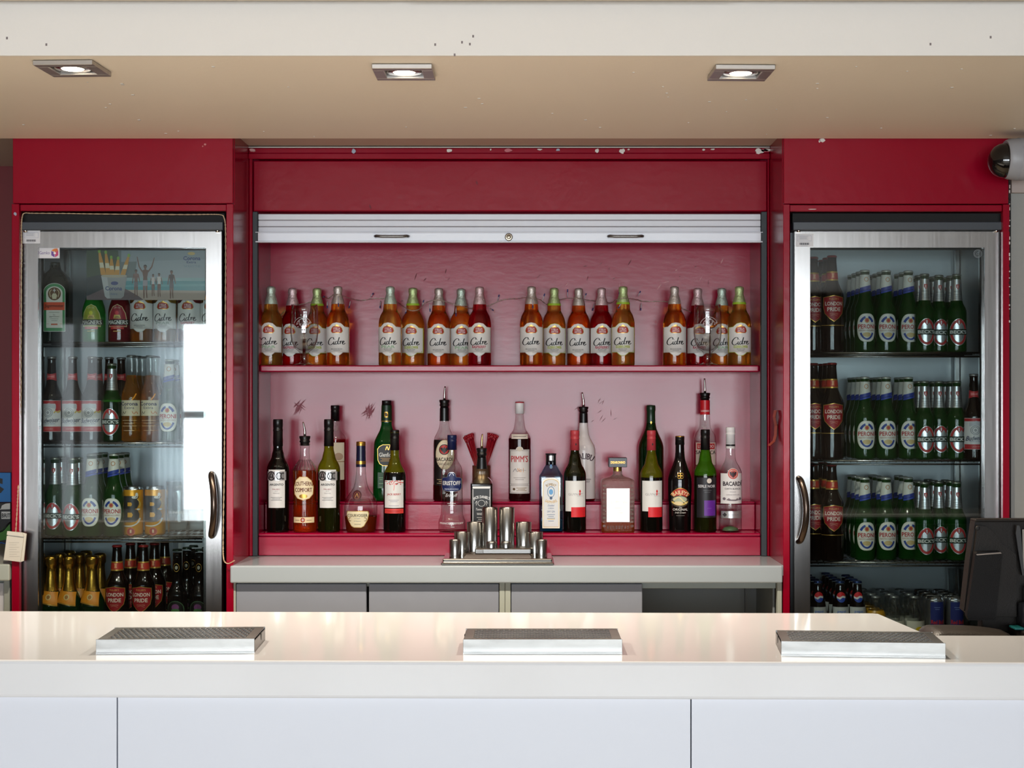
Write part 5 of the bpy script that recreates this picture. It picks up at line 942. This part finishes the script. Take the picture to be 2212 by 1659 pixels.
put('chalice','stemmed_glass',XX(657.5,4.962),4.962,zs1,'left stemmed beer glass on the upper shelf','glass','stemmed glasses on the upper shelf')
put('chalice','stemmed_glass',XX(1528.5,4.962),4.962,zs1,'right stemmed beer glass on the upper shelf','glass','stemmed glasses on the upper shelf')
YF,YR=4.952,5.072; GF='bottles on the lower step'; GR='bottles on the upper step'
for k,nm,px,lab in (('argento_full','wine_bottle',600.5,'dark full wine bottle with silver patterned band, left end of the lower step'),('southern','spirit_bottle',658.5,'amber ribbed spirit bottle with cream hexagonal label and pour spout'),
 ('argento_olive','wine_bottle',710.5,'olive half empty wine bottle with silver patterned band on the lower step'),('cognac','cognac_bottle',779.7,'round bellied cognac bottle with long neck and gold cap'),('jackberry','wine_bottle',852.6,'dark wine bottle with red flowered white label on the lower step'),
 ('vodka','vodka_bottle',976.4,'clear flared vodka bottle with navy cap and navy label'),('whiskey_square','whiskey_bottle',1040.7,'square whiskey bottle with black label and pour spout behind the metal cups'),('gin','gin_bottle',1190,'pale blue square gin bottle with arched silver label'),
 ('guynut_dark','wine_bottle',1241.8,'dark wine bottle with red capsule beside the blue gin bottle'),('amaretto','liqueur_bottle',1333.8,'square clear liqueur bottle with black square cap'),('guynut_olive','wine_bottle',1407,'olive wine bottle with red capsule in front of the tall green bottle'),
 ('cream_liqueur','liqueur_bottle',1468.6,'black cream liqueur bottle with red arched banner'),('serle','wine_bottle',1523.5,'green wine bottle with black label and purple square'),('rum_white','rum_bottle',1578,'clear white rum bottle with white cap, right end of the lower step')):
    put(k,nm,XX(px,YF),YF,zt1,lab,'bottle',GF)
for k,nm,px,lab in (('spirit_cream_label','spirit_bottle',724,'clear spirit bottle with cream label half hidden behind the olive wine bottle'),('green_whisky','whisky_bottle',835.3,'green triangular whisky bottle with gold edged black label'),('rum_oval','rum_bottle',960,'rum bottle with oval cream label and pour spout on the upper step'),
 ('fruitcup','spirit_bottle',1122.5,'dark red spirit bottle with white label and white cap, alone on the upper step'),('coconut_rum','rum_bottle',1260.5,'white lacquered rum bottle with pour spout behind a red capped wine bottle'),('green_tall','green_bottle',1406,'tall dark green bottle with green foil behind a red capped wine bottle'),('sambuca','liqueur_bottle',1522.7,'clear liqueur bottle with red neck band and pour spout on the upper step')):
    put(k,nm,XX(px,YR),YR,zt2,lab,'bottle',GR)
# red stirrers in two metal cups
RS=mat('red_stirrer_plastic',(150,16,34),.35,trans=.15); random.seed(21)
YC_=5.075; xc_=XX(1040,YC_); scup=thing('stirrer_cup','metal cup of red stirrers behind the square whiskey bottle','cup',(xc_,YC_,zt2))
m=MB(); m.lathe([(0,0),(.029,0),(.029,.112),(.0282,.112),(.0282,.004),(0,.004)],mat('brassy_cup',(150,130,100),.35,metal=.9),28); link('cup',m.mesh('cup'),scup)
sm_=MB(); sm_.tube([(0,0,0),(0,0,.188)],.0012,RS,6); sm_.tube([(0,0,.188),(0,0,.203)],[.0012,.0034],RS,8); sm_.lathe([(0,.202),(.0036,.202),(.004,.205),(.0036,.2075),(0,.208)],RS,12); sme=sm_.mesh('stirrer')
def stirrers(sg,n,label,grp):
    for i in range(n):
        px=random.uniform(-7,7)-1; ty=random.uniform(-.10,.10); tx=sg*(.27+.10*px*sg/7+random.uniform(-.03,.03)); d=Vector((math.sin(tx),math.sin(ty),1)).normalized()
        rim=Vector((xc_+sg*(.0135)+px*.0009,YC_+sg*.004+random.uniform(-.007,.007),zt2+.112)); o=link('stirrer',sme,None,rim-d*(.106/d.z)*random.uniform(.93,1.0)); o.rotation_euler=d.to_track_quat('Z','Y').to_euler()
        tag(o,label,'stirrer',grp)
stirrers(-1,20,'red cocktail stirrer leaning left out of the metal cup','red stirrers leaning left'); stirrers(1,24,'red cocktail stirrer leaning right out of the metal cup','red stirrers leaning right')
# fairy lights along the back of the cabinet
fl=thing('fairy_lights','thin twisted wire of unlit fairy lights strung across the upper shelf','string lights',(XX(1100,5.12),5.12,ZZ(650,5.12)))
pts=[(606,697,5.11),(608,679,5.11),(627,665,5.105),(643,659,5.12),(672,652,5.124),(698,642,5.11),(709,645,5.02),(722,636,4.955),(740,639,4.955),(758,645,5.05),(780,649,5.12),(806,645,5.12),(829,645,5.122),(845,648,5.124),(862,655,5.115),(877,666,5.03),(890,671,5.015),(905,668,5.02),(918,655,5.06),(935,649,5.03),(949,648,5.03),(964,652,5.04),(980,657,5.055),(998,661,5.052),(1016,666,5.09),(1036,663,5.12),(1056,660,5.12),(1079,650,5.12),(1097,646,5.12),(1118,645,5.10),(1134,643,5.0),(1150,644,4.953),(1166,647,4.99),(1181,657,5.09),(1198,653,5.118),(1214,646,5.09),(1239,644,5.03),(1254,645,5.03),(1268,648,5.06),(1286,650,5.115),(1302,652,5.118),(1319,654,5.10),(1330,648,4.99),(1344,644,4.953),(1360,645,4.985),(1376,647,5.1),(1392,651,5.12),(1432,651,5.122),(1448,654,5.124),(1466,661,5.122),(1478,668,5.12),(1492,674,5.11),(1502,684,5.11)]
base=[W(*p) for p in pts]; cv=catmull([tuple(p) for p in base],9)
CLW=mat('clear_wire',(176,160,150),.3,metal=.4)
for ph in (0,PI):
    m=MB(); m.tube([(x+.0011*math.cos(i*.7+ph),y+.0011*math.sin(i*.7+ph)*.5,z+.0013*math.sin(i*.7+ph)) for i,(x,y,z) in enumerate(cv)],.0007,CLW,5); part('wire',m,fl)
LEDB=mat('clear_led_bulb',(206,200,210),.15,trans=.5); TIP=mat('blue_led_tip',(40,50,110),.3)
for px,py,dx,dy in ((609,684,5,12),(640,661,4,14),(698,643,2,-3),(707,650,0,14),(731,640,0,20),(757,650,-3,14),(800,642,6,-8),(822,650,-1,14),(878,668,-2,8),(912,662,3,-12),(928,655,1,16),(985,663,0,18),(1075,650,3,-12),(1059,666,6,4),(1151,646,0,18),(1172,650,4,-14),(1226,643,0,-16),(1262,645,4,-10),(1284,655,-4,14),(1336,646,2,-14),(1342,655,-6,10),(1378,640,5,-10),(1385,655,-1,14)):
    Y=min((abs(px-p[0]),p[2]) for p in pts)[1]-.003; a=W(px,py,Y); b=W(px+dx,py+dy,Y-.004); m=MB(); m.tube([tuple(a),tuple(a.lerp(b,.3)),tuple(b)],[.0009,.0019,.0017],LEDB,8); c=a.lerp(b,.75); m.tube([tuple(c),tuple(b+(b-a)*.12)],.00195,TIP,8); part('bulb',m,fl)
# twisted cord round the left fridge and the card tag on it
co=thing('twisted_cord','pale twisted cord running round the left fridge opening','cord',tuple(W(260,462,4.64)))
cp=[(34,1149),(37,1100),(39,1060),(41,1010),(43,930),(45,850),(45,760),(46,680),(46,600),(47,540),(46,500),(48,468),(54,460),(70,460.5),(140,461),(200,462),(300,463),(400,463.5),(455,463),(478,464),(484,470),(487,490),(487.5,560),(487,640),(486,760),(486,880),(485,960),(484.5,1020),(483,1100),(482,1180),(483,1205),(486,1214),(494,1217),(505,1213)]
cw=catmull([tuple(W(x,y,(4.617 if x<41 else 4.6355) if y>470 and x<300 else 4.6345 if y<1200 else 4.602+.0) ) for x,y in cp[:-2]]+[tuple(W(494,1217,4.6)),tuple(W(506,1211,4.598))],14)
for ph in (0,PI):
    m=MB(); m.tube([(x+.0014*math.cos(i*1.15+ph),y+.0009*math.sin(i*1.15+ph),z+.0014*math.sin(i*1.15+ph)*.6) for i,(x,y,z) in enumerate(cw)],.0010,mat('pale_cord',(196,170,140),.4,metal=.2),5); part('strand',m,co)
tg=thing('card_tag','cream card tags hanging on the cord beside the left fridge','tag',tuple(W(35,1150,4.612)))
PAPER=mat('cream_card',(206,200,188),.6); Yt=4.612
def card(poly,y0,y1,nm): 
    m=MB(); m.prism([(XX(a,Yt),ZZ(b,Yt)) for a,b in poly],y0,y1,PAPER); part(nm,m,tg)
card([(17,1148),(50,1151),(57,1153),(51,1212),(44,1214),(16,1209)],Yt,Yt+.005,'backing_card'); card([(16,1157),(52,1162),(45,1213.5),(9,1209)],Yt-.005,Yt-.001,'front_card'); card([(17,1147),(49,1150),(53,1159),(16,1155)],Yt-.006,Yt-.001,'clip')
m=MB()
for i in range(7): 
    a=W(19+i*.2,1172+i*5,Yt-.0052); m.box(a.x,a.x+(.030 if i%2==0 else .022),a.y,a.y+.0004,a.z-.0006,a.z+.0003,P(166,160,150))
part('print',m,tg)
# stepped stand of metal cups on the worktop
st=thing('cup_stand','stainless stand of stepped metal cylinders on the worktop below the whiskey bottle','bar stand',(XX(1073,4.7),4.70,ZW))
q=4.615
m=MB(); x0,x1=XX(952,q),XX(1197,q); m.box(x0,x1,q,4.80,ZW,ZW+.007,CUPM,.003); m.box(x0+.005,x1-.005,q+.004,4.795,ZW+.0065,ZW+.0195,STEEL,.004); part('base_plate',m,st)
zb1=ZW+.0195
m=MB(); x0,x1=XX(1003,4.65),XX(1148,4.65); m.prism([(x0,zb1),(x1,zb1),(x1-.006,zb1+.009),(x0+.006,zb1+.009)],4.65,4.785,mat('bronze_plinth',(92,80,70),.4,metal=.8)); part('lower_plinth',m,st)
m=MB(); x0,x1=XX(1026,4.655),XX(1147,4.655); zp=zb1+.009; m.box(x0,x1,4.655,4.78,zp,zp+.017,CUPM,.003); part('upper_plinth',m,st)
zp2=zp+.017
m=MB(); m.box(XX(1030,4.653),XX(1044,4.653),4.651,4.656,zp+.002,zp+.015,STEEL,.001); part('plinth_clip',m,st)
for px,w,top,Y,zz0 in ((983,25,1167,4.665,zb1),(997.5,33,1150.5,4.71,zb1),(1025,34,1129,4.752,zb1),(1058,34,1097,4.745,zp2),(1095,33,1097,4.745,zp2),(1061.5,24,1171.5,4.672,zp2),(1093,24,1171.5,4.672,zp2),(1131,34,1129,4.755,zb1),(1156,34,1151,4.712,zb1),(1169.5,25,1167,4.665,zb1)):
    if px==1025 or px==1131: zz0=zb1 if px==1131 else zb1
    r=w/2*Y/F; z1=ZZ(top,Y-r); m=MB(); n=32
    Xc=XX(px,Y)
    m.lathe([(r,0),(r,z1-zz0-.001),(r*.97,z1-zz0),(r*.9,z1-zz0),(r*.88,z1-zz0-.004),(r*.88,.004),(0,.004)],CUPM,n,(Xc,Y,zz0)); part('cup',m,st)

# ------------------------------------------------------------------ the bar counter and what stands on it
ZT=.95
def yf(x): return 2.735-.0157*x                       # the counter runs very slightly across the picture
ct=thing('bar_counter','white gloss bar counter across the foreground','bar counter',(0,3.0,0))
zu=ZZ(1511,2.735)
xc=.7715; ybk=3.392; ynr=3.045
outl=[(-2.6,yf(-2.6)),(2.6,yf(2.6)),(2.6,ynr-.03),(xc+.012,ynr),(xc,ynr+.012),(xc-.028,3.352),(xc-.045,ybk-.03),(-2.6,ybk+.03)]
bm=bmesh.new(); vv=[bm.verts.new((x,y,zu)) for x,y in outl]; f=bm.faces.new(vv); e=bmesh.ops.extrude_face_region(bm,geom=[f]); 
for v in e['geom']:
    if isinstance(v,bmesh.types.BMVert): v.co.z=ZT
bmesh.ops.recalc_face_normals(bm,faces=bm.faces); bmesh.ops.bevel(bm,geom=[x for x in bm.edges if abs(x.verts[0].co.z-x.verts[1].co.z)<1e-6],offset=.006,segments=3,profile=.5,affect='EDGES')
bm.verts.index_update(); m=MB(); m.add([v.co for v in bm.verts],[[v.index for v in f.verts] for f in bm.faces],SLAB); bm.free(); part('countertop',m,ct)
YPn=.012
xs=[-2.6,XX(253,2.757),XX(1493,2.74),2.6]
for a,b in zip(xs,xs[1:]):
    m=MB(); g=.0012; y0,y1=yf(a)+YPn,yf(b)+YPn; m.prism([(a+g,y0),(b-g,y1),(b-g,y1+.018),(a+g,y0+.018)],.05,zu-.0005,PANEL,'xy'); part('front_panel',m,ct)
m=MB(); m.prism([(-2.6,yf(-2.6)+.033),(2.6,yf(2.6)+.033),(2.6,2.99),(.74,3.0),(.72,3.33),(-2.6,3.36)],.0,zu-.001,mat('dark_core',(50,46,44),.6),'xy'); part('carcass',m,ct)
m=MB(); m.box(.78,XX(2100,3.2),3.06,3.185,.905,.925,mat('dark_shelf',(36,32,30),.5)); m.box(XX(2100,3.2)+.0005,2.5,3.06,3.28,.905,.925,mat('dark_shelf',(36,32,30),.5)); m.box(.80,2.5,3.10,3.14,0,.904,mat('dark_core')); part('till_shelf',m,ct)
def tray(fl,fr,br,bl,label):
    z1=ZT+.0255; P3=lambda p:Vector((XX(p[0],(z1-H)*F/(CY-p[1])),(z1-H)*F/(CY-p[1]),0))
    a,b,c,d=[P3(p) for p in (fl,fr,br,bl)]; ctr=(a+b+c+d)/4; u=((b-a)+(c-d)).normalized(); wx=((b-a).length+(c-d).length)/4; v=Vector((-u.y,u.x,0)); wy=((d-a).dot(v)+(c-b).dot(v))/4
    r=thing('drip_tray',label,'drip tray',(ctr.x,ctr.y,ZT),math.atan2(u.y,u.x),'drip trays on the bar counter')
    h=.0255; t=.0012
    m=MB(); m.box(-wx,wx,-wy,wy,.0,.002,TRAYM)
    m.box(-wx,wx,-wy,-wy+t,.002,h,TRAYM,.0004); m.box(-wx,wx,wy-t,wy,.002,h,TRAYM,.0004); m.box(-wx,-wx+t,-wy+t,wy-t,.002,h-.004,TRAYM,.0004); m.box(wx-t,wx,-wy+t,wy-t,.002,h-.004,TRAYM,.0004)
    link('tray',m.mesh('tray'),r)
    m=MB(); e=.0016; zz=h-.0025
    nx,ny=24,9; X0,X1,Y0_,Y1_=-wx+.018,wx-.018,-wy+.014,wy-.012; sx=(X1-X0)/nx; sy=(Y1_-Y0_)/ny
    m.box(-wx+e,wx-e,-wy+e,Y0_,zz,zz+.002,TRAYM,.0006); m.box(-wx+e,wx-e,Y1_,wy-e,zz,zz+.002,TRAYM,.0006); m.box(-wx+e,X0,Y0_,Y1_,zz,zz+.002,TRAYM,.0006); m.box(X1,wx-e,Y0_,Y1_,zz,zz+.002,TRAYM,.0006)
    for j in range(ny):                                # punched grate: staggered oblong holes with raised rims
        y0=Y0_+j*sy; m.box(X0,X1,y0,y0+sy*.36,zz,zz+.0016,TRAYM)
        for i in range(nx+1):
            x=X0+(i+(.5 if j%2 else 0))*sx
            if x>X1-.001: continue
            m.box(x,min(x+sx*.34,X1),y0+sy*.36,y0+sy,zz,zz+.0022,TRAYM,.0005)
    g=link('grate',m.mesh('grate'),r); g['label']='punched steel grate'
    m=MB(); sgn=-1 if ctr.x>0 else 1
    m.prism([(wy*.1,h-.003),(wy*.2,h-.016),(wy*.28,h-.003)],sgn*wx-.0006,sgn*wx+.0006,BLACKM,'yz'); link('notch',m.mesh('notch'),r)
    m=MB(); m.box(-wx+.002,wx-.002,-wy+.002,wy-.002,.0021,.004,mat('dark_tray_floor',(60,56,54),.4,metal=.6)); link('tray_floor',m.mesh('tray_floor'),r)
tray((201.7,1381.7),(548.7,1379),(573.8,1353.9),(252.6,1354.9),'leftmost of the three steel drip trays on the bar counter')
tray((999.6,1381),(1343,1380.6),(1335.8,1357.6),(1006.9,1357.4),'middle of the three steel drip trays on the bar counter')
tray((1691.8,1385.2),(2045,1388.8),(2012,1365.4),(1671.5,1360.6),'rightmost of the three steel drip trays on the bar counter')
# till at the right edge
POS=mat('dark_brown_plastic',(24,20,17),.5,spec=.2,bump=(300,.1)); POSL=mat('black_leatherette',(12,9,8),.5,spec=.15,bump=(500,.2)); POSB=mat('brown_leatherette',(40,34,28),.42,bump=(420,.25))
YQ=3.24; tl=thing('till_terminal','dark till terminal seen from behind at the right edge of the bar','till',(XX(2170,YQ),YQ,.925))
w=lambda L:[(XX(a,YQ),ZZ(b,YQ)) for a,b in L]
m=MB(); m.prism(w([(2105,1123),(2240,1122),(2300,1122),(2300,1330),(2096,1330),(2081,1318),(2093,1208)]),YQ-.005,YQ+.03,POS); m.box(XX(2104,YQ),XX(2300,YQ),YQ-.010,YQ+.03,ZZ(1127,YQ),ZZ(1121,YQ),POS,.002); part('screen_back',m,tl)
m=MB(); m.prism(w([(2107,1133),(2125,1136),(2140,1147),(2160,1174),(2190,1196),(2191,1330),(2090,1330),(2100,1190)]),YQ-.016,YQ-.0055,POS); part('lower_cover',m,tl)
m=MB(); m.prism(w([(2097,1193),(2101,1189),(2150,1188),(2155,1193),(2140,1335),(2084,1335),(2079,1326)]),YQ-.034,YQ-.0165,POSL); part('leather_flap',m,tl)
m=MB(); m.prism(w([(2098,1193.5),(2150,1189.5),(2153,1192),(2100,1196)]),YQ-.0355,YQ-.034,mat('pale_edge',(120,108,98),.4)); part('flap_edge',m,tl)
m=MB(); m.prism(w([(2186,1150),(2188,1133),(2193,1133),(2196,1140),(2203,1225),(2206,1232),(2300,1232),(2300,1238),(2200,1240),(2193,1200)]),YQ-.026,YQ-.0165,mat('black_trim',(16,14,14),.35)); part('cable_channel',m,tl)
m=MB(); m.prism(w([(2202,1142),(2300,1142),(2300,1229),(2204,1229)]),YQ-.019,YQ-.0165,mat('grey_label_plate',(120,114,106),.35,metal=.4)); m.prism(w([(2209,1150),(2300,1150),(2300,1216),(2209,1216)]),YQ-.0205,YQ-.019,mat('dark_red_brown_plate',(70,44,38),.4)); part('rating_plate',m,tl)
c=W(2112,1141,YQ-.017); m=MB(); m.lathe([(.0045,0),(.0045,.002),(.003,.0035),(0,.004)],BLACKM,16,(c.x,YQ-.016,c.z),'-y'); part('screw',m,tl)
c=W(2228,1288,YQ); m=MB(); m.lathe([(0,0),(.02,0),(.022,.004),(.022,.10),(.02,.104),(0,.104)],mat('grey_tube',(90,90,92),.3,metal=.6),24,(c.x-.022,YQ-.03,c.z+.004),'x'); m.lathe([(0,0),(.026,0),(.029,.004),(.029,.1),(0,.104)],mat('dark_tube',(40,40,44),.3),24,(c.x-.034,YQ-.032,c.z-.036),'x'); part('pole_joint',m,tl)
m=MB(); m.box(XX(2120,YQ),XX(2300,YQ),YQ-.004,YQ+.03,.9255,ZZ(1328,YQ),POS,.004); m.box(XX(2180,YQ)-.005,2.2,YQ-.11,YQ-.006,.9255,.9445,POS,.004); part('foot',m,tl)
c=W(2186,1349,YQ-.05); m=MB(); m.box(c.x-.006,c.x+.012,YQ-.09,YQ-.05,.9445,.949,mat('teal_button',(20,110,110),.4),.001); part('indicator',m,tl)
pd=MB(); YL=3.10; n=20; rows=[]
xa,xb=XX(1985,YL),XX(2178,YL)
def prof(t): return .9255+.0262*min(1,(min(t,1.0)/.12))**.5*(1-.35*max(0,(t-.35)/.65)**2.2)
for k in range(n+1):
    t=k/n; x=xa+.012+(xb-xa-.012)*t; zt=prof(t)
    rows.append([(x,YL-.035,.9255),(x,YL-.038,.9255+(zt-.9255)*.55),(x,YL-.028,zt-.0015),(x,YL-.005,zt+.0025),(x,YL+.05,zt+.003),(x,YL+.08,zt-.001),(x,YL+.086,.9255)])
vs=[p for r_ in rows for p in r_]; fs=[(k*7+i,(k+1)*7+i,(k+1)*7+(i+1)%7,k*7+(i+1)%7) for k in range(n) for i in range(7)]; fs+=[tuple(range(7)),tuple(n*7+i for i in range(7))[::-1]]
pd.add(vs,fs,POSB,True); pr_=thing('padded_case','brown leatherette zip case lying beside the till','case',((xa+xb)/2,YL,.9255)); part('shell',pd,pr_)
m=MB(); m.tube([(xa+.014+(xb-xa-.014)*t,YL-.0385,.9255+(prof(t)-.9255)*.42) for t in (0.02,.1,.3,.5,.7,.9,.99)],.0016,BLACKM,6); part('zip',m,pr_)
# recessed downlights in the bulkhead
SQ=mat('satin_steel_frame',(176,172,168),.35,metal=.9)
for i,(px,py) in enumerate(((157,143),(873,151),(1600,152.5))):
    Y=(ZS-H)*F/(CY-py); x=XX(px,Y); r=thing('downlight','%s of the three square recessed downlights in the bulkhead'%['leftmost','middle','rightmost'][i],'downlight',(x,Y,ZS),(-.05,0.0,.03)[i],'downlights in the bulkhead')
    m=MB(); o,q=.068,.043; z0,z1=-.011,-.0005
    m.box(-o,o,-o,-q,z0,z1,SQ,.001); m.box(-o,o,q,o,z0,z1,SQ,.001); m.box(-o,-q,-q,q,z0,z1,SQ,.001); m.box(q,o,-q,q,z0,z1,SQ,.001); link('frame',m.mesh('frame'),r)
    m=MB(); m.box(-q,q,-q,q,-.0035,-.0006,mat('dark_reflector',(60,58,56),.4,metal=.5)); link('backplate',m.mesh('backplate'),r)
    m=MB(); m.lathe([(.026,0),(.040,0),(.040,.003),(.033,.006),(.026,.003)],STEEL,32,(0,0,-.0068)); link('lamp_ring',m.mesh('lamp_ring'),r)
    m=MB(); m.lathe([(0,0),(.012,.0008),(.024,.003),(.027,.006),(0,.006)],mat('warm_lamp',(255,236,206),.3,emit=14.0),28,(0,0,-.0105)); link('lamp',m.mesh('lamp'),r)
    ld=bpy.data.lights.new('downlight_beam','SPOT'); ld.energy=75; ld.color=(1.0,.87,.70); ld.spot_size=math.radians(140); ld.spot_blend=.6; ld.shadow_soft_size=.025
    lo=bpy.data.objects.new('downlight_beam',ld); C.objects.link(lo); lo.parent=r; lo.location=(0,0,-.018); lo.rotation_euler=(math.radians(-3),0,0)
